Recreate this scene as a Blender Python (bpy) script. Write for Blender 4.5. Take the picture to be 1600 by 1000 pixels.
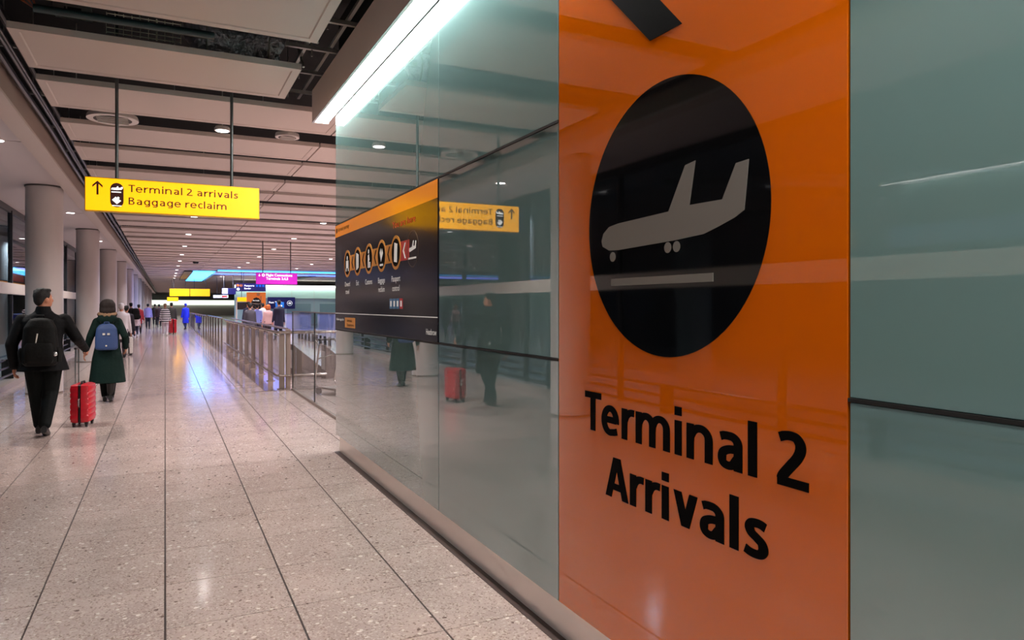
import bpy, math, random
from mathutils import Vector, Matrix, noise
random.seed(7)
PI = math.pi
for o in list(bpy.data.objects): bpy.data.objects.remove(o, do_unlink=True)
scene = bpy.context.scene
C = scene.collection

# ---------------------------------------------------------------- camera, world, exposure
cam_d = bpy.data.cameras.new('camera'); cam = bpy.data.objects.new('camera', cam_d); C.objects.link(cam)
cam.location = (0, 0, 1.55)
cam.rotation_euler = (PI/2, 0, -math.atan(542/1100))
cam_d.sensor_width = 36; cam_d.lens = 1100/1600*36; cam_d.shift_y = -22/1600
cam_d.clip_start = 0.05; cam_d.clip_end = 400
scene.camera = cam
scene.cycles.caustics_reflective = False; scene.cycles.caustics_refractive = False
world = bpy.data.worlds.new('night'); scene.world = world; world.use_nodes = True
world.node_tree.nodes['Background'].inputs[0].default_value = (0.05, 0.07, 0.12, 1)
world.node_tree.nodes['Background'].inputs[1].default_value = 0.25
vs = scene.view_settings
vs.view_transform = 'Standard'; vs.look = 'None'; vs.gamma = 1; vs.use_curve_mapping = False
vs.exposure = 0.84
TROUGH = 32.0      # radiance of the light trough along the glass wall
DOWN = 105.0        # watts of a centre-row downlight
AISLE = 150.0
HALL = 340.0
BLUE = 2.3

# ---------------------------------------------------------------- materials
def s2l(c): return tuple((x/12.92 if x <= .04045 else ((x+.055)/1.055)**2.4) for x in c)
def rgb(r, g, b): return s2l((r/255, g/255, b/255)) + (1,)
MATS = {}
def mat(name, col, rough=.5, metal=0, spec=.5, emit=None, es=0, bump=None, coat=0, var=None, trans=0, ior=None, alpha=None, cior=1.5):
    m = bpy.data.materials.new(name); m.use_nodes = True; nt = m.node_tree
    b = nt.nodes['Principled BSDF']
    b.inputs['Base Color'].default_value = col
    b.inputs['Roughness'].default_value = rough; b.inputs['Metallic'].default_value = metal
    b.inputs['Specular IOR Level'].default_value = spec
    b.inputs['Coat Weight'].default_value = coat; b.inputs['Coat Roughness'].default_value = .005; b.inputs['Coat IOR'].default_value = cior
    b.inputs['Transmission Weight'].default_value = trans
    if ior: b.inputs['IOR'].default_value = ior
    if alpha is not None: b.inputs['Alpha'].default_value = alpha
    if emit: b.inputs['Emission Color'].default_value = emit; b.inputs['Emission Strength'].default_value = es
    if bump or var:
        tc = nt.nodes.new('ShaderNodeTexCoord'); n = nt.nodes.new('ShaderNodeTexNoise')
        sc = (bump or var)[0]; n.inputs['Scale'].default_value = sc; n.inputs['Detail'].default_value = 5
        nt.links.new(tc.outputs['Object'], n.inputs['Vector'])
        if bump:
            bp = nt.nodes.new('ShaderNodeBump'); bp.inputs['Strength'].default_value = bump[1]; bp.inputs['Distance'].default_value = bump[2]
            nt.links.new(n.outputs['Fac'], bp.inputs['Height']); nt.links.new(bp.outputs['Normal'], b.inputs['Normal'])
        if var:
            mx = nt.nodes.new('ShaderNodeMix'); mx.data_type = 'RGBA'
            mx.inputs[6].default_value = tuple(x*(1-var[1]) for x in col[:3]) + (1,); mx.inputs[7].default_value = tuple(min(1, x*(1+var[1])) for x in col[:3]) + (1,)
            nt.links.new(n.outputs['Fac'], mx.inputs[0]); nt.links.new(mx.outputs[2], b.inputs['Base Color'])
    MATS[name] = m
    return m

def terrazzo():
    m = bpy.data.materials.new('terrazzo'); m.use_nodes = True; nt = m.node_tree; L = nt.links.new
    b = nt.nodes['Principled BSDF']
    g = nt.nodes.new('ShaderNodeNewGeometry')
    def noise_n(scale, detail=3):
        n = nt.nodes.new('ShaderNodeTexNoise'); n.inputs['Scale'].default_value = scale; n.inputs['Detail'].default_value = detail
        L(g.outputs['Position'], n.inputs['Vector']); return n
    wn_ = noise_n(45, 2); wsub = nt.nodes.new('ShaderNodeVectorMath'); wsub.operation = 'MULTIPLY_ADD'; wsub.inputs[1].default_value = (.018,)*3
    L(wn_.outputs['Color'], wsub.inputs[0]); L(g.outputs['Position'], wsub.inputs[2])
    def vor(scale):
        v = nt.nodes.new('ShaderNodeTexVoronoi'); v.inputs['Scale'].default_value = scale; v.inputs['Randomness'].default_value = 1
        L(wsub.outputs[0], v.inputs['Vector']); return v
    def ramp(src, stops):
        r = nt.nodes.new('ShaderNodeValToRGB'); e = r.color_ramp.elements
        e[0].position, e[0].color = stops[0]; e[1].position, e[1].color = stops[1]
        for p, c in stops[2:]: x = e.new(p); x.color = c
        L(src, r.inputs['Fac']); return r
    def mix(f, a, c):
        x = nt.nodes.new('ShaderNodeMix'); x.data_type = 'RGBA'; L(f, x.inputs[0])
        if isinstance(a, tuple): x.inputs[6].default_value = a
        else: L(a, x.inputs[6])
        if isinstance(c, tuple): x.inputs[7].default_value = c
        else: L(c, x.inputs[7])
        return x.outputs[2]
    def mul(a, c):
        x = nt.nodes.new('ShaderNodeMath'); x.operation = 'MULTIPLY'; L(a, x.inputs[0]); L(c, x.inputs[1]); return x.outputs[0]
    n1 = noise_n(2.2, 4)
    base = ramp(n1.outputs['Fac'], [(.3, rgb(170, 151, 145)), (.7, rgb(190, 170, 163))]).outputs['Color']
    # fine grains: random colour per small cell
    v = vor(120); sep = nt.nodes.new('ShaderNodeSeparateColor'); L(v.outputs['Color'], sep.inputs[0])
    lig = ramp(sep.outputs[0], [(.80, (0, 0, 0, 1)), (.82, (1, 1, 1, 1))]).outputs['Color']
    dk = ramp(sep.outputs[1], [(.86, (0, 0, 0, 1)), (.88, (1, 1, 1, 1))]).outputs['Color']
    c1 = mix(lig, base, rgb(194, 177, 168)); c1 = mix(dk, c1, rgb(150, 131, 123))
    # larger chips: only a few cells, small blobs
    for sc, lo, col, ch in ((34, .93, rgb(214, 202, 193), 0), (30, .95, rgb(118, 99, 92), 1), (22, .955, rgb(222, 208, 200), 2), (52, .86, rgb(206, 188, 180), 1), (58, .88, rgb(140, 118, 110), 2)):
        w = vor(sc); s = nt.nodes.new('ShaderNodeSeparateColor'); L(w.outputs['Color'], s.inputs[0])
        sel = ramp(s.outputs[ch], [(lo, (0, 0, 0, 1)), (lo+.005, (1, 1, 1, 1))]).outputs['Color']
        dist = ramp(w.outputs['Distance'], [(.28, (1, 1, 1, 1)), (.36, (0, 0, 0, 1))]).outputs['Color']
        c1 = mix(mul(sel, dist), c1, col)
    L(c1, b.inputs['Base Color'])
    n2 = noise_n(9, 4); rr = ramp(n2.outputs['Fac'], [(.3, (.09, .09, .09, 1)), (.7, (.17, .17, .17, 1))])
    L(rr.outputs['Color'], b.inputs['Roughness'])
    b.inputs['Specular IOR Level'].default_value = .6
    MATS['terrazzo'] = m; return m

def glassy(name, col, ior=1.6, rough=.02):
    # thin clear pane: mostly see-through, with mirror reflection by Fresnel
    m = bpy.data.materials.new(name); m.use_nodes = True; nt = m.node_tree; L = nt.links.new
    for n in list(nt.nodes): nt.nodes.remove(n)
    out = nt.nodes.new('ShaderNodeOutputMaterial'); t = nt.nodes.new('ShaderNodeBsdfTransparent'); t.inputs[0].default_value = col
    g = nt.nodes.new('ShaderNodeBsdfGlossy'); g.inputs['Roughness'].default_value = rough
    f = nt.nodes.new('ShaderNodeFresnel'); f.inputs['IOR'].default_value = ior
    mx = nt.nodes.new('ShaderNodeMixShader'); ge = nt.nodes.new('ShaderNodeNewGeometry'); om = nt.nodes.new('ShaderNodeMath'); om.operation = 'SUBTRACT'; om.inputs[0].default_value = 1; L(ge.outputs['Backfacing'], om.inputs[1])
    ml = nt.nodes.new('ShaderNodeMath'); ml.operation = 'MULTIPLY'; L(f.outputs[0], ml.inputs[0]); L(om.outputs[0], ml.inputs[1]); L(ml.outputs[0], mx.inputs[0]); L(t.outputs[0], mx.inputs[1]); L(g.outputs[0], mx.inputs[2]); L(mx.outputs[0], out.inputs[0])
    MATS[name] = m; return m

terrazzo()
mat('grout', rgb(58, 46, 44), .7)
mat('slab', rgb(160, 146, 140), .25)
mat('teal_glass', rgb(114, 145, 143), .008, spec=.7, coat=1, ior=1.6, cior=1.9)
mat('orange_glass', rgb(210, 99, 4), .01, spec=.45, coat=1, cior=1.54)
mat('disc_black', rgb(10, 10, 11), .04, spec=.7)
mat('print_black', rgb(8, 7, 7), .6, spec=.03)
mat('print_grey', rgb(116, 112, 106), .35)
mat('joint', rgb(12, 14, 14), .6)
mat('wall_back', rgb(40, 44, 44), .8)
mat('kick_metal', rgb(238, 224, 214), .32, metal=.3, bump=(60, .06, .002))
mat('strip_brown', rgb(62, 46, 42), .5, bump=(80, .3, .003))
mat('ceiling_panel', rgb(198, 182, 175), .55)
mat('panel_rim', rgb(186, 178, 166), .5)
mat('void', rgb(24, 24, 24), .8)
mat('duct_dark', rgb(46, 48, 46), .4, metal=.4)
mat('foil', rgb(190, 186, 192), .3, metal=.8, bump=(14, 1, .06))
mat('steel_wire', rgb(226, 226, 205), .4, metal=.6)
mat('teal_pipe', rgb(40, 62, 66), .4)
mat('orange_cable', rgb(200, 84, 20), .5)
mat('black_cable', rgb(16, 16, 18), .3)
mat('galv', rgb(170, 170, 166), .4, metal=.7)
mat('valance', rgb(238, 220, 210), .5)
mat('lip_metal', rgb(190, 194, 196), .35, metal=.5)
mat('trough_light', (1, 1, 1, 1), .5, emit=(1, .97, .93, 1), es=TROUGH)
mat('column', rgb(202, 194, 192), .35, var=(3, .05))
mat('column_cap', rgb(70, 64, 62), .5)
mat('aisle_ceiling', rgb(214, 202, 202), .5)
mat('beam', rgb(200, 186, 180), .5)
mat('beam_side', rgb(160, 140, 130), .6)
mat('rod', rgb(90, 92, 92), .35, metal=.6)
mat('sign_yellow', (1, .42, 0, 1), .4, emit=(1, .43, 0, 1), es=.75)
mat('sign_edge', rgb(226, 178, 30), .4)
mat('sign_text', rgb(84, 12, 8), .5)
mat('sign_white', (1, 1, 1, 1), .5, emit=(1, 1, 1, 1), es=0.5)
mat('sign_maroon', rgb(78, 14, 10), .5)
mat('sign_purple', rgb(160, 0, 150), .4, emit=rgb(168, 0, 160), es=0.4)
mat('sign_navy', rgb(26, 24, 72), .4, emit=rgb(26, 24, 80), es=0.35)
mat('board_navy', rgb(17, 16, 27), .16, spec=.5)
mat('board_orange', rgb(244, 146, 30), .2, emit=rgb(240, 140, 26), es=0.16)
mat('board_badge', rgb(226, 150, 62), .25, emit=rgb(226, 150, 62), es=0.06)
mat('board_brown', rgb(66, 36, 20), .2)
mat('board_white', rgb(235, 232, 226), .4, emit=rgb(235, 232, 226), es=0.14)
mat('board_red', rgb(170, 34, 38), .4, emit=rgb(170, 34, 38), es=0.14)
mat('board_redtext', rgb(196, 60, 22), .4, emit=rgb(206, 60, 20), es=0.2)
mat('board_blue', rgb(60, 104, 140), .4, emit=rgb(60, 104, 140), es=0.14)
mat('board_faint', rgb(60, 42, 36), .4)
mat('lamp_glow', (1, 1, 1, 1), .5, emit=(1, .96, .94, 1), es=5)
mat('lamp_ring', rgb(210, 200, 195), .4)
mat('vent_dark', rgb(50, 42, 36), .6)
mat('cyan_light', (.2, .6, 1, 1), .5, emit=(.05, .42, 1, 1), es=BLUE)
mat('blue_light', (.1, .2, 1, 1), .5, emit=(.06, .13, 1, 1), es=BLUE)
mat('steel', rgb(176, 166, 160), .22, metal=.95)
mat('steel_dark', rgb(150, 136, 128), .35, metal=.6)
glassy('clear_glass', (.80, .85, .86, 1), 1.4)
glassy('smoked_glass', (.82, .82, .86, 1), 1.45)
glassy('facade_glass', (.62, .7, .72, 1))
mat('mullion', rgb(52, 54, 58), .4, metal=.5)
mat('transom_white', rgb(206, 196, 190), .35)
mat('pipe_white', rgb(190, 186, 188), .4)
mat('kerb', rgb(170, 158, 154), .4)
mat('rail_black', rgb(20, 20, 24), .3)
mat('night_wall', rgb(128, 134, 140), .8)
mat('pane_lit', rgb(120, 140, 170), .5, emit=rgb(110, 130, 170), es=0.25)
mat('pane_orange', rgb(255, 150, 20), .5, emit=rgb(255, 140, 10), es=0.5)
mat('pane_blue', rgb(40, 60, 255), .5, emit=rgb(30, 50, 255), es=1.2)
mat('pane_red', rgb(190, 60, 50), .5, emit=rgb(190, 60, 50), es=0.3)
mat('stone_border', rgb(118, 100, 94), .12, var=(12, .12))
mat('far_teal', rgb(190, 222, 210), .2, spec=.6)
mat('cove_white', (1, 1, 1, 1), .5, emit=rgb(238, 248, 236), es=3.0)
mat('far_white', rgb(245, 245, 235), .5, emit=rgb(235, 245, 230), es=0.7)
mat('far_dark', rgb(110, 128, 120), .4)
mat('far_grey', rgb(196, 196, 188), .4)
mat('desk_brown', rgb(92, 76, 72), .5)
mat('paper', rgb(196, 190, 188), .5)
mat('poster_orange', rgb(220, 120, 50), .4, emit=rgb(220, 118, 50), es=0.25)
mat('poster_dark', rgb(30, 20, 24), .4)
mat('kiosk_blue', rgb(16, 90, 170), .4, emit=rgb(16, 96, 180), es=0.3)
mat('skin', rgb(196, 140, 112), .5)
mat('skin_tan', rgb(178, 120, 92), .5)
mat('hair', rgb(14, 10, 9), .75, bump=(90, .5, .01))
mat('hair_brown', rgb(30, 17, 13), .75, bump=(70, .5, .01))
mat('eye_white', rgb(225, 220, 215), .2)
mat('lips', rgb(150, 84, 76), .5)
mat('jacket_black', rgb(9, 9, 11), .75, spec=.15, bump=(9, .6, .03))
mat('trouser_black', rgb(8, 11, 11), .8, spec=.15, bump=(8, .6, .03))
mat('shoe_black', rgb(22, 20, 20), .35)
mat('pack_black', rgb(13, 13, 12), .7, spec=.15, bump=(30, .5, .01))
mat('pack_blue', rgb(44, 68, 116), .6, bump=(14, .4, .01))
mat('strap_white', rgb(205, 200, 190), .5)
mat('zip_silver', rgb(190, 190, 190), .25, metal=.9)
mat('coat_green', rgb(13, 34, 30), .75, spec=.15, bump=(7, .6, .03))
mat('fur', rgb(150, 118, 90), .9, bump=(60, 1, .02))
mat('case_red', rgb(176, 14, 32), .3, spec=.6)
mat('case_black', rgb(18, 17, 18), .4)
mat('chrome', rgb(200, 200, 200), .15, metal=1)
CL = {}
def cloth(r, g, b):
    k = (r, g, b)
    if k not in CL: CL[k] = mat('cloth_%d_%d_%d' % k, rgb(r, g, b), .75)
    return CL[k]
def striped():
    m = bpy.data.materials.new('striped_knit'); m.use_nodes = True; nt = m.node_tree; L = nt.links.new; b = nt.nodes['Principled BSDF']
    tc = nt.nodes.new('ShaderNodeTexCoord'); s = nt.nodes.new('ShaderNodeSeparateXYZ'); L(tc.outputs['Object'], s.inputs[0])
    a = nt.nodes.new('ShaderNodeMath'); a.operation = 'MULTIPLY'; a.inputs[1].default_value = 9; L(s.outputs['Z'], a.inputs[0])
    f = nt.nodes.new('ShaderNodeMath'); f.operation = 'FRACT'; L(a.outputs[0], f.inputs[0])
    g = nt.nodes.new('ShaderNodeMath'); g.operation = 'GREATER_THAN'; g.inputs[1].default_value = .5; L(f.outputs[0], g.inputs[0])
    mx = nt.nodes.new('ShaderNodeMix'); mx.data_type = 'RGBA'; mx.inputs[6].default_value = rgb(230, 226, 226); mx.inputs[7].default_value = rgb(34, 30, 40)
    L(g.outputs[0], mx.inputs[0]); L(mx.outputs[2], b.inputs['Base Color']); b.inputs['Roughness'].default_value = .8
    MATS['striped_knit'] = m
striped()

# ---------------------------------------------------------------- mesh helpers
OFF = {}
class MB:
    def __init__(s): s.v = []; s.f = []
    def add(s, v, f):
        n = len(s.v); s.v += [Vector(p) for p in v]; s.f += [tuple(i+n for i in q) for q in f]; return s
    def box(s, x0, x1, y0, y1, z0, z1):
        return s.add([(x0,y0,z0),(x1,y0,z0),(x1,y1,z0),(x0,y1,z0),(x0,y0,z1),(x1,y0,z1),(x1,y1,z1),(x0,y1,z1)],
                     [(3,2,1,0),(4,5,6,7),(0,1,5,4),(1,2,6,5),(2,3,7,6),(3,0,4,7)])
    def rbox(s, x0, x1, y0, y1, z0, z1, b):      # box with every edge chamfered
        X = (x0, x1); Y = (y0, y1); Z = (z0, z1); v = []; idx = {}
        for i in (0,1):
            for j in (0,1):
                for k in (0,1):
                    dx, dy, dz = b*(1-2*i), b*(1-2*j), b*(1-2*k)
                    for a, p in enumerate(((X[i], Y[j]+dy, Z[k]+dz), (X[i]+dx, Y[j], Z[k]+dz), (X[i]+dx, Y[j]+dy, Z[k]))):
                        idx[i,j,k,a] = len(v); v.append(p)
        f = []
        for i in (0,1): f.append([idx[i,0,0,0], idx[i,1,0,0], idx[i,1,1,0], idx[i,0,1,0]][::(-1 if i == 0 else 1)])
        for j in (0,1): f.append([idx[0,j,0,1], idx[1,j,0,1], idx[1,j,1,1], idx[0,j,1,1]][::(1 if j == 0 else -1)])
        for k in (0,1): f.append([idx[0,0,k,2], idx[1,0,k,2], idx[1,1,k,2], idx[0,1,k,2]][::(-1 if k == 0 else 1)])
        for j in (0,1):
            for k in (0,1): f.append([idx[0,j,k,1], idx[1,j,k,1], idx[1,j,k,2], idx[0,j,k,2]])
        for i in (0,1):
            for k in (0,1): f.append([idx[i,0,k,0], idx[i,1,k,0], idx[i,1,k,2], idx[i,0,k,2]])
        for i in (0,1):
            for j in (0,1): f.append([idx[i,j,0,0], idx[i,j,1,0], idx[i,j,1,1], idx[i,j,0,1]])
        for i in (0,1):
            for j in (0,1):
                for k in (0,1): f.append([idx[i,j,k,0], idx[i,j,k,1], idx[i,j,k,2]])
        return s.add(v, f)
    def path(s, pts, r, n=8, closed=False):
        pts = [Vector(p) for p in pts]; rs = r if isinstance(r, (list, tuple)) else [r]*len(pts)
        rings = []; up = None
        for i, p in enumerate(pts):
            if closed: d = (pts[(i+1) % len(pts)]-pts[i-1])
            else: d = (pts[min(i+1, len(pts)-1)]-pts[max(i-1, 0)])
            d.normalize()
            if up is None: up = Vector((0,0,1)) if abs(d.z) < .9 else Vector((1,0,0))
            a = d.cross(up)
            if a.length < 1e-4: a = d.cross(Vector((0,1,0)))
            a.normalize(); u = a.cross(d); up = u
            rings.append([p+(a*math.cos(t*2*PI/n)+u*math.sin(t*2*PI/n))*rs[i] for t in range(n)])
        v = [q for rg in rings for q in rg]; f = []; m = len(pts)
        for i in range(m if closed else m-1):
            j = (i+1) % m
            for t in range(n): f.append((i*n+t, i*n+(t+1) % n, j*n+(t+1) % n, j*n+t))
        if not closed: f.append(tuple(range(n))[::-1]); f.append(tuple((m-1)*n+t for t in range(n)))
        return s.add(v, f)
    def lathe(s, prof, cx=0, cy=0, n=24):        # prof: list of (r, z)
        v = []; f = []
        for r, z in prof:
            for t in range(n): v.append((cx+r*math.cos(t*2*PI/n), cy+r*math.sin(t*2*PI/n), z))
        for i in range(len(prof)-1):
            for t in range(n): f.append((i*n+t, i*n+(t+1) % n, (i+1)*n+(t+1) % n, (i+1)*n+t))
        f.append(tuple(range(n))[::-1]); f.append(tuple((len(prof)-1)*n+t for t in range(n)))
        return s.add(v, f)
    def loft(s, rings, n=16):                    # rings: (cx, cy, z, rx, ry[, power])
        v = []; f = []
        for rg in rings:
            cx, cy, z, rx, ry = rg[:5]; pw = rg[5] if len(rg) > 5 else 1
            for t in range(n):
                c, q = math.cos(t*2*PI/n), math.sin(t*2*PI/n)
                v.append((cx+rx*math.copysign(abs(c)**pw, c), cy+ry*math.copysign(abs(q)**pw, q), z))
        for i in range(len(rings)-1):
            for t in range(n): f.append((i*n+t, i*n+(t+1) % n, (i+1)*n+(t+1) % n, (i+1)*n+t))
        f.append(tuple(range(n))[::-1]); f.append(tuple((len(rings)-1)*n+t for t in range(n)))
        return s.add(v, f)
    def ell(s, c, r, rot=None, nu=12, nv=8):
        v = [(0,0,-r[2])]; f = []
        for i in range(1, nv):
            a = -PI/2+PI*i/nv
            for t in range(nu): v.append((r[0]*math.cos(a)*math.cos(2*PI*t/nu), r[1]*math.cos(a)*math.sin(2*PI*t/nu), r[2]*math.sin(a)))
        v.append((0,0,r[2])); top = len(v)-1
        for t in range(nu):
            f.append((0, 1+(t+1) % nu, 1+t)); f.append((top, top-nu+t, top-nu+(t+1) % nu))
        for i in range(nv-2):
            for t in range(nu): a = 1+i*nu; f.append((a+t, a+(t+1) % nu, a+nu+(t+1) % nu, a+nu+t))
        M = rot or Matrix()
        return s.add([M @ Vector(p)+Vector(c) for p in v], f)
    def cap(s, p0, p1, r0, r1, n=10):            # rounded tapered limb
        p0, p1 = Vector(p0), Vector(p1); d = (p1-p0).normalized()
        pts = []; rs = []
        for k in range(4): a = PI/2*(k/4); pts.append(p0-d*r0*math.cos(a)); rs.append(max(r0*math.sin(a), r0*.08))
        pts.append(p0); rs.append(r0); pts.append(p1); rs.append(r1)
        for k in range(1, 5): a = PI/2*(k/4); pts.append(p1+d*r1*math.sin(a)); rs.append(max(r1*math.cos(a), r1*.08))
        return s.path(pts, rs, n)
    def prism(s, pts, M, d=.002):                # flat outline (local x, y), given thickness along local z
        n = len(pts)
        v = [M @ Vector((x, y, d)) for x, y in pts]+[M @ Vector((x, y, 0)) for x, y in pts]
        f = [tuple(range(n)), tuple(range(2*n-1, n-1, -1))]
        for i in range(n): f.append((i, n+i, n+(i+1) % n, (i+1) % n))
        return s.add(v, f)
    def ring2d(s, cx, cy, r0, r1, M, d=.002, n=40):
        v = []
        for z in (d, 0):
            for r in (r0, r1):
                for t in range(n): v.append(M @ Vector((cx+r*math.cos(2*PI*t/n), cy+r*math.sin(2*PI*t/n), z)))
        f = []
        for t in range(n):
            u = (t+1) % n
            f += [(t, n+t, n+u, u), (n+t, 3*n+t, 3*n+u, n+u), (u, 2*n+u, 2*n+t, t), (2*n+u, 3*n+u, 3*n+t, 2*n+t)]
        return s.add(v, f)
    def build(s, name, m, parent=None, smooth=False, world=False):
        v = s.v
        if world and parent is not None: o = OFF.get(parent.name, Vector()); v = [p-o for p in v]
        me = bpy.data.meshes.new(name); me.from_pydata([tuple(p) for p in v], [], s.f); me.update()
        return link(name, me, m, parent, smooth)
def link(name, me, m, parent=None, smooth=False):
    if m is not None:
        me.materials.clear(); me.materials.append(MATS[m] if isinstance(m, str) else m)
    if smooth:
        me.polygons.foreach_set('use_smooth', [True]*len(me.polygons))
        try: me.set_sharp_from_angle(angle=math.radians(40))
        except Exception: pass
    o = bpy.data.objects.new(name, me); C.objects.link(o)
    if parent is not None:
        o.parent = parent; OFF[o.name] = OFF.get(parent.name, Vector())
    return o
def remesh(mb, voxel, sm=3):
    me = bpy.data.meshes.new('tmp'); me.from_pydata([tuple(p) for p in mb.v], [], mb.f); me.update()
    o = bpy.data.objects.new('tmp', me); C.objects.link(o)
    r = o.modifiers.new('r', 'REMESH'); r.mode = 'VOXEL'; r.voxel_size = voxel; r.use_smooth_shade = True
    if sm: q = o.modifiers.new('s', 'SMOOTH'); q.iterations = sm; q.factor = .5
    dg = bpy.context.evaluated_depsgraph_get(); ev = o.evaluated_get(dg)
    out = bpy.data.meshes.new_from_object(ev)
    bpy.data.objects.remove(o, do_unlink=True); bpy.data.meshes.remove(me)
    return out
def merge_raw(me, mb):
    v = [tuple(x.co) for x in me.vertices]; f = [tuple(p.vertices) for p in me.polygons]; n = len(v)
    v += [tuple(p) for p in mb.v]; f += [tuple(i+n for i in q) for q in mb.f]
    bpy.data.meshes.remove(me); m2 = bpy.data.meshes.new('m'); m2.from_pydata(v, [], f); m2.update(); return m2
def tag(o, label, cat, group=None):
    o['label'] = label; o['category'] = cat
    if group: o['group'] = group
    return o
def struct(o): o['kind'] = 'structure'; return o
def thing(name, label, cat, loc=(0,0,0), rotz=0, group=None):
    o = bpy.data.objects.new(name, None); C.objects.link(o); o.empty_display_size = .1
    o.location = loc; o.rotation_euler = (0, 0, rotz); OFF[o.name] = Vector(loc)
    return tag(o, label, cat, group)
def dup(root, loc, rotz=None, label=None, group=None):
    r = root.copy(); C.objects.link(r); r.location = loc
    if rotz is not None: r.rotation_euler = (0, 0, rotz)
    if label: r['label'] = label
    if group: r['group'] = group
    for ch in list(root.children):
        c = ch.copy(); C.objects.link(c); c.parent = r
        for g in list(ch.children): d = g.copy(); C.objects.link(d); d.parent = c
    return r
WALLM = lambda X: Matrix(((0,0,-1,X), (-1,0,0,0), (0,1,0,0), (0,0,0,1)))     # local x -> -Y, y -> Z, facing -X
FACEM = lambda Y: Matrix(((1,0,0,0), (0,0,-1,Y), (0,1,0,0), (0,0,0,1)))      # local x -> X, y -> Z, facing -Y
CAPH = {}
def text_raw(b, bold):
    cu = bpy.data.curves.new('t', 'FONT'); cu.body = b; cu.size = 1; cu.offset = bold; cu.resolution_u = 3
    o = bpy.data.objects.new('t', cu); C.objects.link(o)
    dg = bpy.context.evaluated_depsgraph_get(); me = bpy.data.meshes.new_from_object(o.evaluated_get(dg))
    bpy.data.objects.remove(o, do_unlink=True); bpy.data.curves.remove(cu); return me
def text(name, body, M, x, y, cap_h, m, parent, width=None, bold=0.0, align='L', d=.002, world=True, letters=False):
    """lettering laid on a sign face, one part per letter or per word"""
    if bold not in CAPH:
        t = text_raw('T', bold); CAPH[bold] = max(v.co.y for v in t.vertices)-min(v.co.y for v in t.vertices); bpy.data.meshes.remove(t)
    me = text_raw(body, bold); xs = [v.co.x for v in me.vertices]; x0, x1 = min(xs), max(xs); bpy.data.meshes.remove(me)
    sy = cap_h/CAPH[bold]; sx = (width/(x1-x0)) if width else sy
    ox = x-(0 if align == 'L' else (x1-x0)*sx/2 if align == 'C' else (x1-x0)*sx)
    off = OFF.get(parent.name, Vector()) if world else Vector()
    pieces = []; i = 0
    while i < len(body):
        if body[i] == ' ': i += 1; continue
        j = i+1
        if not letters:
            while j < len(body) and body[j] != ' ': j += 1
        pieces.append((i, j)); i = j
    for i, j in pieces:
        pre = text_raw(body[:j], bold); r = max(v.co.x for v in pre.vertices); bpy.data.meshes.remove(pre)
        me = text_raw(body[i:j], bold); w = max(v.co.x for v in me.vertices)
        for v in me.vertices: v.co = (M @ Vector((ox+(v.co.x+r-w-x0)*sx, y+v.co.y*sy, d)))-off
        me.update(); link('letter' if letters else name, me, m, parent)
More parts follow.
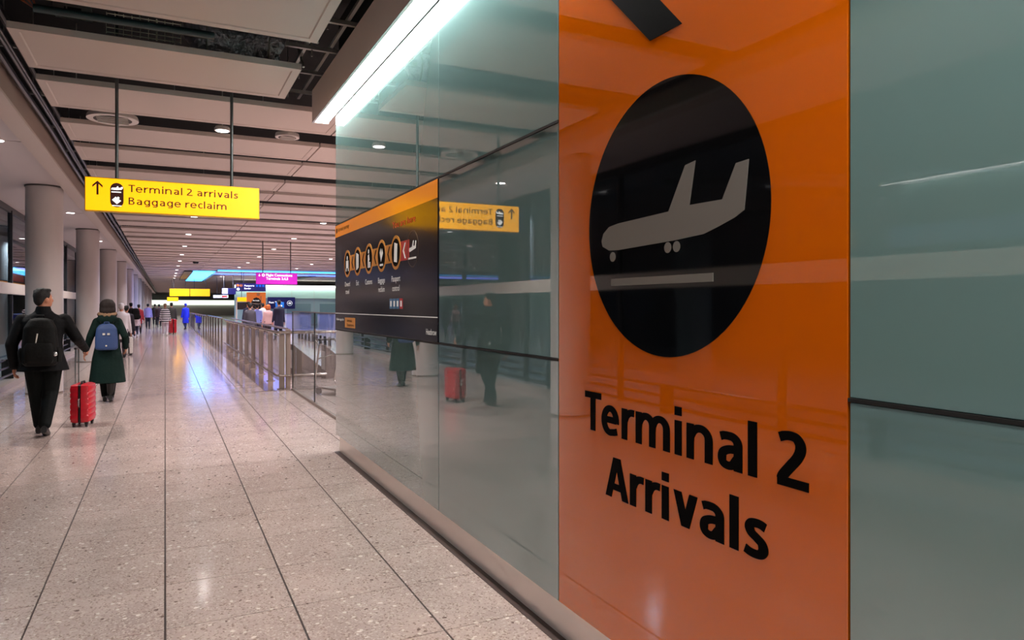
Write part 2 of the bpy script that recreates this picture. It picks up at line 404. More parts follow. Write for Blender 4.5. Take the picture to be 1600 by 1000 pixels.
# bold humanist sans letters drawn as strokes, unit = cap height
GW, GH, XH = .235, .175, .75
def glyph(ch):
    """returns (list of stroke centrelines, advance width, list of plain boxes)"""
    w, h, xh = GW, GH, XH
    def arc(cx, cy, rx, ry, a0, a1, n=18): return [(cx+rx*math.cos(math.radians(a0+(a1-a0)*i/n)), cy+ry*math.sin(math.radians(a0+(a1-a0)*i/n))) for i in range(n+1)]
    def spl(pts, n=8):
        out = []; P = [pts[0]]+list(pts)+[pts[-1]]
        for i in range(1, len(P)-2):
            for q in range(n):
                t = q/n; out.append(tuple(.5*((2*P[i][k])+(-P[i-1][k]+P[i+1][k])*t+(2*P[i-1][k]-5*P[i][k]+4*P[i+1][k]-P[i+2][k])*t*t+(-P[i-1][k]+3*P[i][k]-3*P[i+1][k]+P[i+2][k])*t**3) for k in (0, 1)))
        return out+[pts[-1]]
    if ch == 'T': return [[(0,1-h/2),(.72,1-h/2)], [(.36,0),(.36,1)]], .72
    if ch == 'l': return [[(w/2,0),(w/2,1.05)]], w
    if ch == 'i': return [[(w/2,0),(w/2,xh)], [(w/2,.86),(w/2,1.05)]], w
    if ch == 'n': return [[(w/2,0),(w/2,xh)], [(w/2,.36),(w/2+.02,.50)]+arc(.395,.46,.25,xh-h/2-.46+.012,150,0,14)+[(.645-.002,0)]], .76
    if ch == 'm':
        a = [(w/2,.36),(w/2+.02,.50)]+arc(.37,.46,.225,xh-h/2-.46+.012,150,0,14)+[(.595,0)]
        b = [(.595,.36),(.615,.50)]+arc(.85,.46,.225,xh-h/2-.46+.012,150,0,14)+[(1.075,0)]
        return [[(w/2,0),(w/2,xh)], a, b], 1.19
    if ch == 'r': return [[(w/2,0),(w/2,xh)], [(w/2,.34),(w/2+.01,.46)]+arc(.40,.42,.265,xh-h/2-.42+.01,160,88,10)+[(.48,xh-h/2+.004)]], .47
    if ch == 'e': return [[(.10,.385),(.60,.385)], [(.595,.33)]+arc(.35,.37,.35-w/2+.012,.37-h/2+.012,0,285,30)+[(.52,.095),(.63,.125)]], .70
    if ch == 'a': return [[(.09,.635),(.17,.665),(.27,.672)]+arc(.33,.50,.21,.172,80,0,10)+[(.54,0)], [(.54,.415)]+spl([(.46,.42),(.30,.40),(.16,.33),(.125,.21),(.17,.115),(.28,.08),(.40,.11),(.50,.22)])], .655
    if ch == 's': return [spl([(.49,.63),(.40,.662),(.30,.668),(.19,.645),(.135,.56),(.18,.46),(.30,.39),(.41,.315),(.445,.20),(.38,.105),(.26,.08),(.14,.088),(.03,.125)], 6)], .56
    if ch == 'v': return [[(.115,xh),(.345,.02)], [(.575,xh),(.345,.02)]], .69
    if ch == 'A': return [[(.11,0),(.41,1)], [(.75,0),(.45,1)], [(.22,.28),(.64,.28)]], .86
    if ch == 'c': return [arc(.33,.375,.33-w/2,.375-h/2,48,312,28)], .54
    if ch == 'g': return [arc(.33,.375,.33-w/2,.375-h/2,0,360,32), [(.66-w/2,xh),(.66-w/2,.0)]+arc(.38,.0,.28-w/2,.22-h/2,0,-75,10)+[(.14,-.22+h/2+.01)]], .66
    if ch == 'B': return [[(w/2,0),(w/2,1)], [(w/2,1-h/2),(.34,1-h/2)]+arc(.34,.765,.25-w/2,.235-h/2,90,-90,14)+[(w/2,.53)], [(w/2,.53),(.36,.53)]+arc(.36,.27,.28-w/2,.27-h/2,90,-90,14)+[(w/2,h/2)]], .65
    if ch == '2': return [[(.05,.87)]+spl([(.14,.905),(.27,.925),(.40,.90),(.485,.80),(.49,.68),(.42,.54),(.29,.39),(.13,.20),(.09,.10)], 6), [(.0,h/2),(.66,h/2)]], .66
    return [], .34
def glyph_text(body, M, x, y, cap, width, m, parent, d=.002, wt=(.218, .165)):
    global GW, GH
    GW, GH = wt
    GAP = {'T': .03, 'e': .12, 'r': .07, 'm': .15, 'i': .15, 'n': .12, 'a': .13, 'l': .12, 'v': .05, 's': .1, 'A': .06, '2': .1, ' ': 0, 'B': .12, 'g': .13, 'c': .08}
    ex = .12-GW*.5 if GW < .2 else 0
    GAP = {k_: v_+(ex if k_ != ' ' else 0) for k_, v_ in GAP.items()}
    tot = sum(glyph(c)[1]+GAP[c] for c in body)-GAP[body[-1]]; sx = width/tot; cur = 0
    for c in body:
        st, adv = glyph(c); mb = MB()
        for ln in st:
            L, R = [], []
            for i, p in enumerate(ln):
                a = ln[max(0, i-1)]; b = ln[min(len(ln)-1, i+1)]; dx, dy = b[0]-a[0], b[1]-a[1]; q = math.hypot(dx, dy) or 1; dx /= q; dy /= q
                t = math.hypot(GW*dy, GH*dx)/2
                if c in 'vA2' and len(ln) == 2 and abs(dx) > .02 and abs(dy) > .02: nx, ny, t = 1, 0, GW*.53      # slanted strokes cut level
                else: nx, ny = -dy, dx
                if c in 'vA' and dy < 0 and nx == 1: pass
                L.append((p[0]+nx*t, p[1]+ny*t)); R.append((p[0]-nx*t, p[1]-ny*t))
            T = lambda p: (x+(cur+p[0])*sx, y+p[1]*cap)
            n = len(ln); dd = d+st.index(ln)*.00012
            v = [M @ Vector(T(p)+(dd,)) for p in L]+[M @ Vector(T(p)+(dd,)) for p in R]
            v += [M @ Vector(T(p)+(0,)) for p in L]+[M @ Vector(T(p)+(0,)) for p in R]
            f = []
            for i in range(n-1): f += [(i, n+i, n+i+1, i+1), (i, i+1, 2*n+i+1, 2*n+i), (n+i+1, n+i, 3*n+i, 3*n+i+1)]
            f += [(0, 2*n, 3*n, n), (n-1, 2*n-1, 4*n-1, 3*n-1)]
            p0, p1, p2 = v[0], v[n], v[n+1]
            if (p1-p0).cross(p2-p1).dot(M.to_3x3() @ Vector((0, 0, 1))) < 0: f = [q[::-1] for q in f]
            mb.add(v, f)
        if st: mb.build('letter', m, parent, world=True)
        cur += adv+GAP[c]
def circle(cx, cy, r, n=40, ry=None): return [(cx+r*math.cos(2*PI*t/n), cy+(ry or r)*math.sin(2*PI*t/n)) for t in range(n)]
def rect(x0, x1, y0, y1): return [(x0,y0),(x1,y0),(x1,y1),(x0,y1)]
def pill(x0, x1, y0, y1, n=10):
    r = (x1-x0)/2; cx = (x0+x1)/2
    return [(cx+r*math.cos(PI*t/n), y1-r+r*math.sin(PI*t/n)) for t in range(n+1)]+[(cx-r*math.cos(PI*t/n), y0+r-r*math.sin(PI*t/n)) for t in range(n+1)]
def spot(name, loc, power, col=(1,.93,.86), size=2.4, rad=.06, blend=.6, rot=(0,0,0), parent=None):
    d = bpy.data.lights.new(name, 'SPOT'); d.energy = power; d.color = col; d.spot_size = size; d.spot_blend = blend; d.shadow_soft_size = rad
    o = bpy.data.objects.new(name, d); C.objects.link(o); o.location = loc; o.rotation_euler = rot
    if parent is not None: o.parent = parent
    return o

XW = 1.634          # face of the glass wall
YE = 7.57           # far end of the glass wall
ZC = 3.73           # underside of ceiling panels
# ---------------------------------------------------------------- floor
YB, YF = -7.0, 135.0
floor = struct(MB().box(-3.1, 30, YB, YF, -.3, -.006).build('floor', 'grout'))
tw = .6
def tile_mesh():
    b = .0008; h0, h1 = -.006, 0; gx, gy = .0042, .0026
    x0, x1, y0, y1 = gx, tw-gx, gy, tw-gy; mb = MB()
    mb.add([(x0,y0,h0),(x1,y0,h0),(x1,y1,h0),(x0,y1,h0),(x0+b,y0+b,h1),(x1-b,y0+b,h1),(x1-b,y1-b,h1),(x0+b,y1-b,h1)],
           [(4,5,6,7),(0,1,5,4),(1,2,6,5),(2,3,7,6),(3,0,4,7)]); return mb
tm = tile_mesh(); tme = None; count = 0; rest = MB()
spots = []
for j in range(-12, 96):
    for i in range(-5, 46):
        x = i*tw; y = 4.96-tw*8+j*tw
        if x+tw > 1.61 and y < YE-.4 and x < 1.61: pass
        if x > 2.1 and y+tw < 7.0: continue
        if x >= 1.79 and y+tw < YE: continue
        spots.append((i, j, x, y))
def seen(x, y):
    D = (x+.3)*.4419+(y+.3)*.8971
    return 0 if D < 1.2 else (1 if -1.02 < ((x+.3)*.8971-(y+.3)*.4419)/D/.727 < 1.05 and x < 1.5 and D > 2.6 else 0)
order = sorted(spots, key=lambda s: (-seen(s[2], s[3]), s[2]**2+s[3]**2))
for n, (i, j, x, y) in enumerate(order):
    if n < 290:
        if tme is None:
            o = tm.build('tile', 'terrazzo', floor); tme = o.data
        else:
            o = bpy.data.objects.new('tile', tme); C.objects.link(o); o.parent = floor
        o.location = (x, y, 0)
    else:
        rest.add([p+Vector((x, y, 0)) for p in tm.v], tm.f)
rt = rest.build('tiles_beyond', 'terrazzo', floor); rt['kind'] = 'stuff'
MB().box(-3.1, 30, 4.96-tw*8+96*tw, YF, -.006, 0).build('floor_slab', 'terrazzo', floor)
MB().box(1.612, 1.668, YB, YE-.02, 0, .003).build('floor_strip', 'strip_brown', floor)  # dark brown strip along the foot of the wall
MB().box(1.62, 2.10, 13.45, 60, 0, .004).build('stone_border', 'stone_border', floor)
MB().box(1.40, 2.60, 13.40, 13.45, 0, .006).build('threshold_strip', 'steel', floor)

# ---------------------------------------------------------------- right glass wall
wr = struct(MB().box(XW+.03, XW+.24, YB, YE-.006, .16, 4.6).build('wall_right', 'wall_back'))
ZB, Z1, Z2, Z3 = .18, 1.30, 2.406, 3.58
cols = [(4.42, YE), (2.83, 4.42), (1.286, 2.83), (-.28, 1.286), (-1.85, -.28), (-3.42, -1.85), (-5, -3.42), (YB+.05, -5)]
gp = .0035
def gpanel(y0, y1, z0, z1, m='teal_glass', name='glass_panel', parent=wr, world=False):
    return MB().rbox(XW, XW+.014, y0+gp, y1-gp, z0+gp, z1-gp, .0015).build(name, m, parent, world=world)
for k, (y0, y1) in enumerate(cols):
    if k == 2: continue
    gpanel(y0, y1, ZB, Z1-.003)
    if k != 0: gpanel(y0, y1, Z1+.003, Z2-.004)
    gpanel(y0, y1, Z2+.004, Z3)
MB().box(XW-.004, XW+.012, YB, 1.286, Z1-.005, Z1+.005).build('joint_strip', 'joint', wr)
MB().box(XW-.004, XW+.012, 2.83, YE, Z1-.005, Z1+.005).build('joint_strip', 'joint', wr)
MB().box(XW-.004, XW+.012, YB, 1.286, Z2-.006, Z2+.006).build('joint_strip', 'joint', wr)
MB().box(XW-.004, XW+.012, 2.83, YE, Z2-.006, Z2+.006).build('joint_strip', 'joint', wr)
MB().box(XW+.002, XW+.03, YE-.006, YE, ZB, Z3).build('end_trim', 'joint', wr)
bb = struct(MB().box(1.668, 1.70, YB, YE-.03, 0, .178).build('baseboard_right', 'kick_metal'))
MB().box(1.655, 1.69, YB, YE-.015, .172, .18).build('cap_strip', 'lip_metal', bb)

# orange sign column
WM = WALLM(XW)
so = thing('wayfinding_panel', 'tall glossy orange glass sign panel with black plane disc and large lettering', 'sign', (XW, 2.058, ZB))
gpanel(1.286, 2.83, ZB, Z3, 'orange_glass', 'orange_panel', so, True)
disc = MB().prism(circle(-2.058, 1.869, .505, 96), WM, .002).build('disc', 'disc_black', so, world=True)
plane = [(2.466,1.819),(2.452,1.849),(2.411,1.873),(2.345,1.881),(2.032,1.891),(1.941,2.042),(1.887,2.049),(1.918,1.90),(1.758,1.898),(1.697,2.005),(1.641,2.008),(1.66,1.852),(1.70,1.833),(1.775,1.811),(1.847,1.793),(2.001,1.784),(2.345,1.774),(2.411,1.777),(2.458,1.796)]
WM2 = WALLM(XW-.002)
MB().prism([(-y, z) for y, z in plane][::-1], WM2, .0015).build('plane_symbol', 'print_grey', disc, world=True)
for y, z in ((2.385, 1.749), (2.036, 1.761), (1.987, 1.761)):
    MB().prism(circle(-y, z, .0195, 24), WM2, .0015).build('wheel_symbol', 'print_grey', disc, world=True)
MB().prism(rect(-2.396, -1.80, 1.631, 1.66), WM2, .0015).build('runway_symbol', 'print_grey', disc, world=True)
glyph_text('Terminal 2', WM, -2.597, 1.021, .163, 1.182, 'print_black', so)
glyph_text('Arrivals', WM, -2.437, .772, .163, .874, 'print_black', so)
# arrow pointing left, mostly above the frame
ax, az = -2.60, 3.0
MB().prism([(ax,az),(-2.142,2.545),(-1.96,2.545),(ax+.27,az-.062),(-1.54,az-.062),(-1.54,az+.062),(ax+.27,az+.062),(-1.96,3.455),(-2.142,3.455)], WM, .002).build('arrow_symbol', 'print_black', so, world=True)

# arrivals journey board
bd = thing('information_board', 'dark navy journey board with orange header set in the glass wall', 'board', (XW, 5.99, Z1))
MB().rbox(XW-.006, XW+.014, 4.424, YE-.004, Z1+.006, Z2-.007, .002).build('board_panel', 'board_navy', bd, world=True)
BM = WALLM(XW-.006)
MB().prism(rect(-YE+.006, -4.426, 2.272, Z2-.009), BM, .001).build('header_band', 'board_orange', bd, world=True)
text('lettering', 'Arrivals journey', BM, -7.43, 2.325, .040, 'print_black', bd, .50, .01)
MB().prism(circle(-7.49, 2.341, .028, 20), BM, .0015).build('header_symbol', 'print_black', bd, world=True)
text('lettering', 'You are here', BM, -5.461, 2.165, .052, 'board_redtext', bd, .575, .008)
MB().prism(rect(-YE+.006, -4.426, 1.470, 1.476), BM, .001).build('rule_line', 'board_white', bd, world=True)
cy = [7.007, 6.596, 6.185, 5.777, 5.368]
MB().prism(rect(-7.007, -5.30, 1.97-.075, 1.97+.075), BM, .0008).build('link_band', 'board_badge', bd, world=True)
MB().prism(rect(-5.30, -5.03, 1.97-.075, 1.97+.075), BM, .0006).build('link_band', 'board_red', bd, world=True)
def chevron(x, m):
    MB().prism([(x-.03,1.97),(x+.02,2.03),(x+.045,2.03),(x-.002,1.97),(x+.045,1.91),(x+.02,1.91)], BM, .0018).build('chevron', m, bd, world=True)
for a, b in zip(cy, cy[1:]): chevron(-(a+b)/2, 'print_black')
chevron(-5.16, 'board_white')
def icon(k, x):
    M = BM; w = 'board_white'; P = lambda pts: MB().prism(pts, M, .0032).build('pictogram', w, badge, world=True)
    z = 1.97
    if k == 0:
        P(rect(x-.05, x+.05, z-.045, z+.03)); P(circle(x, z+.055, .022, 16)); P(rect(x-.06, x-.03, z-.075, z-.045)); P(rect(x+.03, x+.06, z-.075, z-.045))
    elif k == 1: P([(x-.02,z-.08),(x+.045,z-.06),(x+.045,z+.06),(x-.02,z+.08)]); P(rect(x-.05, x-.032, z-.08, z+.08))
    elif k == 2: P(circle(x-.005, z+.065, .02, 16)); P([(x-.03,z-.08),(x-.03,z+.03),(x+.01,z+.04),(x+.03,z-.01),(x+.01,z-.02),(x+.005,z-.08)]); P(rect(x+.02, x+.055, z-.08, z-.03))
    elif k == 3: P([(x-.05,z+.03),(x-.01,z-.05),(x+.05,z+.02),(x+.02,z+.06),(x,z+.02),(x-.02,z+.065)]); P(rect(x-.05, x+.05, z-.085, z-.068))
    elif k == 4: P([(x-.045,z-.07),(x+.035,z-.08),(x+.045,z+.065),(x-.035,z+.08)])
for k, y in enumerate(cy):
    badge = MB().prism(circle(-y, 1.97, .135, 40), BM, .002).build('badge', 'board_badge', bd, world=True)
    MB().prism(circle(-y, 1.97, .11, 40), BM, .0026).build('badge_face', 'print_black', badge, world=True)
    icon(k, -y)
badge = MB().ring2d(-4.952, 1.97, .128, .138, BM, .0012).build('badge', 'board_faint', bd, world=True)
MB().prism([(-4.952+(p[0]-1.0)*.21, 1.985+(p[1]-1.985)*.8) for p in [(.62,1.955),(.64,1.975),(.95,1.985),(1.06,2.04),(1.12,2.04),(1.08,1.99),(1.25,1.99),(1.33,2.035),(1.38,2.03),(1.33,1.965),(.68,1.94)]], BM, .002).build('pictogram', 'board_white', badge, world=True)
MB().prism(rect(-5.05, -4.87, 1.895, 1.908), BM, .002).build('pictogram', 'board_white', badge, world=True)
for t, y, z in (('Onward', 7.007, 1.745), ('travel', 7.007, 1.67), ('Exit', 6.596, 1.745), ('Customs', 6.192, 1.743), ('Baggage', 5.777, 1.743), ('reclaim', 5.777, 1.668), ('Passport', 5.368, 1.743), ('control', 5.368, 1.668)):
    text('lettering', t, BM, -y, z, .046, 'board_white', bd, None, .004, 'C')
for k in range(4):
    x = -5.541+k*.09
    sq = MB().prism(rect(x, x+.078, 1.527, 1.608), BM, .0012).build('flag_square', 'board_blue' if k < 3 else 'board_red', bd, world=True)
    MB().prism(rect(x+.02, x+.058, 1.545, 1.59), BM, .002).build('flag_mark', 'board_white', sq, world=True)
text('lettering', 'Follow signs for', BM, -7.50, 1.40, .024, 'board_white', bd, .34, .004)
yb = MB().prism(rect(-7.116, -6.693, 1.334, 1.434), BM, .0012).build('yellow_label', 'board_badge', bd, world=True)
text('lettering', 'Arrivals', BM, -7.02, 1.392, .026, 'print_black', yb, .2, .01, d=.002)
text('lettering', 'Departures', BM, -7.02, 1.35, .026, 'print_black', yb, .28, .01, d=.002)
text('lettering', 'Heathrow', BM, -4.65, 1.352, .04, 'board_white', bd, .205, .004)

# light trough on top of the wall
va = thing('light_trough', 'long bulkhead with bright white strip light above the glass wall', 'light', (1.5, 0, 3.57))
MB().box(1.452, 1.466, YB, 7.93, 3.57, 3.92).build('fascia', 'valance', va, world=True)
MB().box(1.466, XW+.02, YB, 7.93, 3.90, 3.92).build('top_cover', 'valance', va, world=True)
MB().box(1.466, XW+.0, 7.916, 7.93, 3.57, 3.90).build('end_cap', 'valance', va, world=True)
MB().box(1.45, 1.474, YB, 7.93, 3.564, 3.57).build('lip', 'lip_metal', va, world=True)
MB().box(1.480, 1.525, YB, 7.9, 3.578, 3.583).build('diffuser', 'trough_light', va, world=True)
MB().box(1.535, 1.615, YB, 7.9, 3.578, 3.583).build('diffuser', 'trough_light', va, world=True)
MB().box(1.466, 1.63, YB, 7.9, 3.585, 3.60).build('tray', 'lip_metal', va, world=True)

# ---------------------------------------------------------------- ceiling
ce = struct(MB().box(-3.3, 30, YB, YF, 4.75, 4.9).build('ceiling', 'void'))
def panel_mb(x0, x1, y0, y1, z0=ZC, t=.055, inset=.07, rec=.008):
    mb = MB(); z1 = z0+t
    v = [(x0,y0,z0),(x1,y0,z0),(x1,y1,z0),(x0,y1,z0),(x0+inset,y0+inset,z0),(x1-inset,y0+inset,z0),(x1-inset,y1-inset,z0),(x0+inset,y1-inset,z0),
         (x0+inset+.01,y0+inset+.01,z0+rec),(x1-inset-.01,y0+inset+.01,z0+rec),(x1-inset-.01,y1-inset-.01,z0+rec),(x0+inset+.01,y1-inset-.01,z0+rec),
         (x0,y0,z1),(x1,y0,z1),(x1,y1,z1),(x0,y1,z1)]
    f = [(0,4,5,1),(1,5,6,2),(2,6,7,3),(3,7,4,0),(4,8,9,5),(5,9,10,6),(6,10,11,7),(7,11,8,4),(8,11,10,9),(0,1,13,12),(1,2,14,13),(2,3,15,14),(3,0,12,15),(12,13,14,15)]
    return mb.add(v, f)
pm = {}
def cpanel(x0, x1, y0):
    k = (x0, x1)
    if k not in pm:
        o = panel_mb(x0, x1, 0, 1.02).build('ceiling_panel', 'ceiling_panel', ce); pm[k] = o.data
    else: o = bpy.data.objects.new('ceiling_panel', pm[k]); C.objects.link(o); o.parent = ce
    o.location = (0, y0, 0)
k = -4
while 6.69+3.145*k < 125:
    for t, y0 in (('A', 6.69+3.145*k), ('B', 8.09+3.145*k)):
        if t == 'A' and k <= 0 or t == 'B' and k < 0: cpanel(-1.115, 1.13, y0)
        else:
            cpanel(-1.115, 1.897, y0); cpanel(1.917, 24.9, y0)
    k += 1

# left beam, aisle ceiling
bm_ = struct(MB().box(-1.59, -1.385, YB, YF, 3.57, 3.60).build('trim_1', 'beam'))
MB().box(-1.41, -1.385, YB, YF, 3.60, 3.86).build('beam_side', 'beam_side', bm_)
MB().box(-1.59, -1.565, YB, YF, 3.60, 3.80).build('beam_side', 'beam', bm_)
ac = struct(MB().box(-3.1, -1.59, YB, YF, 3.76, 3.8).build('ceiling_aisle', 'void'))
CY0, CP = 14.95, 7.87
y = CY0-CP*2.5
while y < 125:
    a, b = max(y+.02, YB), min(y+CP-.02, YF)
    MB().box(-3.05, -1.592, a, b, 3.68, 3.72).build('aisle_panel', 'aisle_ceiling', ac); y += CP

# columns
ORD = ['nearest', 'second', 'third', 'fourth', 'fifth', 'sixth', 'seventh', 'eighth', 'ninth', 'tenth', 'eleventh', 'twelfth', 'thirteenth']
colY = [8.66, 0.8]+[CY0+CP*k for k in range(13)]
cmain = None
for k, y in enumerate(colY):
    lab = 'round grey column beside the camera, seen only as a reflection' if k < 2 else (
        'large round grey column nearest the camera, behind the walking man' if k == 2 else 'round grey column, %s along the left aisle counting from the front' % ORD[k-2])
    if k == 0: lab = 'round grey column left of the camera, mirrored in the orange panel edge'
    if cmain is None:
        cmain = t = thing('column', lab, 'column', (-1.93, y, 0), 0, 'round columns along the aisle')
        MB().lathe([(.285, .0), (.285, 3.66)], n=40).build('shaft', 'column', t, True)
        MB().lathe([(.30, 3.655), (.30, 3.68)], n=40).build('head_ring', 'column_cap', t, True)
        MB().lathe([(.288, .0), (.288, .025)], n=40).build('base_ring', 'steel_dark', t, True)
    else: dup(cmain, (-1.93, y, 0), 0, lab)
# ---------------------------------------------------------------- left glazed facade
XF = -3.0
py = YB+.2; wn = 1; step = 3.148
wl = struct(MB().box(XF-.06, XF+.0, YB, 120, 0, .10).build('wall_left', 'kerb'))
MB().box(XF-.08, XF+.10, YB, 120, 1.80, 2.03).build('transom', 'transom_white', wl)
MB().box(XF-.05, XF+.03, YB, 120, 3.55, 3.70).build('head_rail', 'mullion', wl)
while py < 118:
    if py < 60 or True:
        w = struct(MB().box(XF-.03, XF+.05, py-.03, py+.03, .1, 3.6).build('window_%d' % wn, 'mullion'))
        MB().box(XF-.006, XF+.006, py+.03, py+step-.03, .10, 1.80).build('pane', 'facade_glass', w)
        MB().box(XF-.006, XF+.006, py+.03, py+step-.03, 2.03, 3.55).build('pane', 'facade_glass', w)
        wn += 1
    py += step
kb = thing('floor_kerb', 'pale floor kerb with black bumper rails along the left glazing', 'kerb', (-2.8, 20, 0))
MB().box(-2.97, -2.62, YB+.1, 118, 0, .10).build('kerb_base', 'kerb', kb, world=True)
for z, x in ((.20, -2.74), (.33, -2.80), (.46, -2.86)):
    MB().path([(x, YB+.1, z), (x, 118, z)], .022, 8).build('bumper_rail', 'rail_black', kb, True, True)
for k in range(20): MB().box(-2.92, -2.72, -5+k*3.148, -4.95+k*3.148, .10, .48).build('bracket', 'rail_black', kb, world=True)
# beyond the glazing: night side of the building
struct(MB().box(-14, -13.8, YB, 125, -1, 6).build('wall_outside', 'night_wall'))
struct(MB().box(-13.8, -3.06, YB, 125, -.3, -.02).build('floor_outside', 'night_wall'))
struct(MB().box(-13.8, -3.3, YB, 125, 4.6, 4.7).build('ceiling_outside', 'night_wall'))
for (y0, z0, y1, z1, x, lab) in ((18.5, 3.55, 27, 4.05, -3.45, 'upper white roof brace tube rising beyond the left glazing'), (10, 3.6, 40, 3.6, -3.6, 'long level white roof tube beyond the left glazing'), (16, 3.02, 27, 3.38, -3.5, 'lower white brace tube sloping beyond the left glazing'), (2, 2.5, 9, 3.5, -3.9, 'white brace tube beyond the glazing beside the camera')):
    t = MB().path([(x, y0, z0), (x, y1, z1)], .07, 12).build('brace_tube', 'pipe_white', None, True); tag(t, lab, 'tube', 'roof braces beyond the glazing')
for k, (x, y) in enumerate(((-6.0, 35.5), (-5.0, 9.6), (-7.0, 60), (-6, 17))):
    t = thing('outer_column', ['dim outer column seen through the left glazing at the frame edge', 'dim outer column reflected inside the black plane disc', 'far dim outer column beyond the left glazing', 'dim outer column left of the frame beyond the glazing'][k], 'column', (x, y, -.02), 0, 'outer columns beyond the glazing')
    MB().lathe([(.3, 0), (.3, 4.6)], n=24).build('shaft', 'column', t, True); MB().lathe([(.33, 4.45), (.33, 4.6)], n=24).build('collar', 'column_cap', t, True)
def litbox(name, x, y0, y1, z0, z1, m, lab):
    t = thing(name, lab, 'sign', (x, (y0+y1)/2, z0), 0, 'lit signs beyond the left glazing')
    MB().box(x-.1, x, y0, y1, z0, z1).build('housing', 'mullion', t, world=True)
    MB().box(x, x+.01, y0+.04, y1-.04, z0+.04, z1-.04).build('face', m, t, world=True)
litbox('light_box', -5.6, 29.5, 40, 2.05, 2.55, 'pane_orange', 'orange glowing strip seen low through the left glazing')  # emissive orange strip above the transom height
litbox('light_box', -7.5, 44, 50, 2.9, 3.5, 'pane_red', 'pale red lit panel seen high through the left glazing')
litbox('light_box', -8.5, 44, 46.5, 2.4, 3.0, 'pane_blue', 'small blue lit panel at the left edge beyond the glazing')
litbox('light_box', -13.4, 2, 12, 3.0, 3.6, 'pane_lit', 'added pale blue glowing strip mirrored in the black disc')  # added glowing strip for the disc to reflect
OUTER = [(-5.2, y) for y in (-3, 4, 11, 18, 26, 35, 46)]
struct(MB().box(-14, 30, YB-.2, YB, -.3, 4.75).build('wall_back', 'night_wall'))

# ---------------------------------------------------------------- hanging signs
def hsign(name, lab, x0, x1, z0, z1, Y, face, rods, thick=.09, ztop=4.75):
    t = thing(name, lab, 'sign', ((x0+x1)/2, Y, z0))
    MB().rbox(x0, x1, Y, Y+thick, z0, z1, .004).build('sign_box', 'sign_edge' if 'yellow' in face else face, t, world=True)
    MB().box(x0+.008, x1-.008, Y-.003, Y, z0+.008, z1-.008).build('sign_face', face, t, world=True)
    for x in rods: MB().path([(x, Y+thick/2, z1-.01), (x, Y+thick/2, ztop)], .016, 10).build('hanger_rod', 'rod', t, True, True)
    return t
SY = 7.83
ys = hsign('hanging_sign', 'long lit yellow sign hanging on two rods pointing to arrivals and baggage', -.69, .892, 2.462, 2.79, SY, 'sign_yellow', (-.423, .622), .085)
SM = FACEM(SY-.003)
x, z = -.583, 2.62
MB().prism([(x-.009,z),(x+.009,z),(x+.009,z+.103),(x+.043,z+.069),(x+.043,z+.091),(x,z+.134),(x-.043,z+.091),(x-.043,z+.069),(x-.009,z+.103)], SM, .001).build('arrow', 'sign_text', ys, world=True)
pl = MB().prism(pill(-.477, -.363, 2.507, 2.744), SM, .001).build('pictogram_pill', 'sign_maroon', ys, world=True)
P = lambda pts: MB().prism(pts, SM, .002).build('pictogram', 'sign_white', pl, world=True)
P([(-.470,2.677),(-.462,2.696),(-.425,2.697),(-.418,2.712),(-.407,2.712),(-.408,2.698),(-.391,2.698),(-.38,2.708),(-.368,2.708),(-.370,2.692),(-.38,2.680),(-.42,2.674)])
P(rect(-.466, -.384, 2.650, 2.660))
P([(-.462,2.578),(-.43,2.610),(-.42,2.600),(-.41,2.612),(-.395,2.600),(-.405,2.588),(-.383,2.572),(-.42,2.538)])
P(rect(-.46, -.38, 2.518, 2.527))
glyph_text('Terminal 2 arrivals', SM, -.322, 2.664, .070, 1.004, 'sign_text', ys, .0012, (.15, .125))
glyph_text('Baggage reclaim', SM, -.320, 2.541, .070, .892, 'sign_text', ys, .0012, (.15, .125))
ps = hsign('hanging_sign', 'purple hanging sign with white flight connections lettering', 2.795, 4.16, 2.301, 2.69, 25.5, 'sign_purple', (3.017, 3.94), .09)
PM = FACEM(25.497)
text('lettering', 'Flight Connections', PM, 3.12, 2.575, .085, 'sign_white', ps, .87, .012)
text('lettering', 'Terminals 3,4,5', PM, 3.12, 2.455, .085, 'sign_white', ps, .73, .012)
MB().prism([(2.86,2.60),(2.90,2.56),(2.94,2.60),(2.91,2.60),(2.91,2.65),(2.89,2.65),(2.89,2.60)], PM, .002).build('arrow', 'sign_white', ps, world=True)
MB().ring2d(3.03, 2.61, .025, .05, PM, .002).build('pictogram', 'sign_white', ps, world=True)
ns = hsign('hanging_sign', 'navy hanging passports sign with pale symbols behind the purple sign', 4.041, 5.853, 2.482, 3.0, 48, 'sign_navy', (4.5, 5.4), .1)
NM = FACEM(47.997)
for x in (4.16, 4.36): MB().prism(circle(x, 2.86, .085, 20), NM, .002).build('pictogram', 'poster_orange', ns, world=True)
MB().prism(circle(4.18, 2.62, .09, 20), NM, .002).build('pictogram', 'sign_white', ns, world=True)
text('lettering', 'Passports', NM, 4.55, 2.80, .11, 'sign_white', ns, .6, .02); text('lettering', 'Border', NM, 4.55, 2.62, .11, 'sign_white', ns, .4, .02)
for k in range(3): MB().prism(rect(5.25+k*.19, 5.38+k*.19, 2.78, 2.92), NM, .002).build('flag_square', 'kiosk_blue', ns, world=True)
n2 = hsign('hanging_sign', 'navy hanging sign with white list panel left of the passports sign', 3.477, 4.378, 2.347, 2.774, 52, 'sign_navy', (3.6, 4.2), .1)
MB().prism(rect(3.5, 3.86, 2.38, 2.75), FACEM(51.997), .002).build('list_panel', 'sign_white', n2, world=True)
w2 = hsign('hanging_sign', 'small white hanging sign with red bar below the navy signs', 3.057, 4.03, 2.123, 2.317, 54, 'sign_white', (3.3, 3.8), .08)
MB().prism(rect(3.62, 3.97, 2.15, 2.28), FACEM(53.997), .002).build('red_bar', 'board_red', w2, world=True)
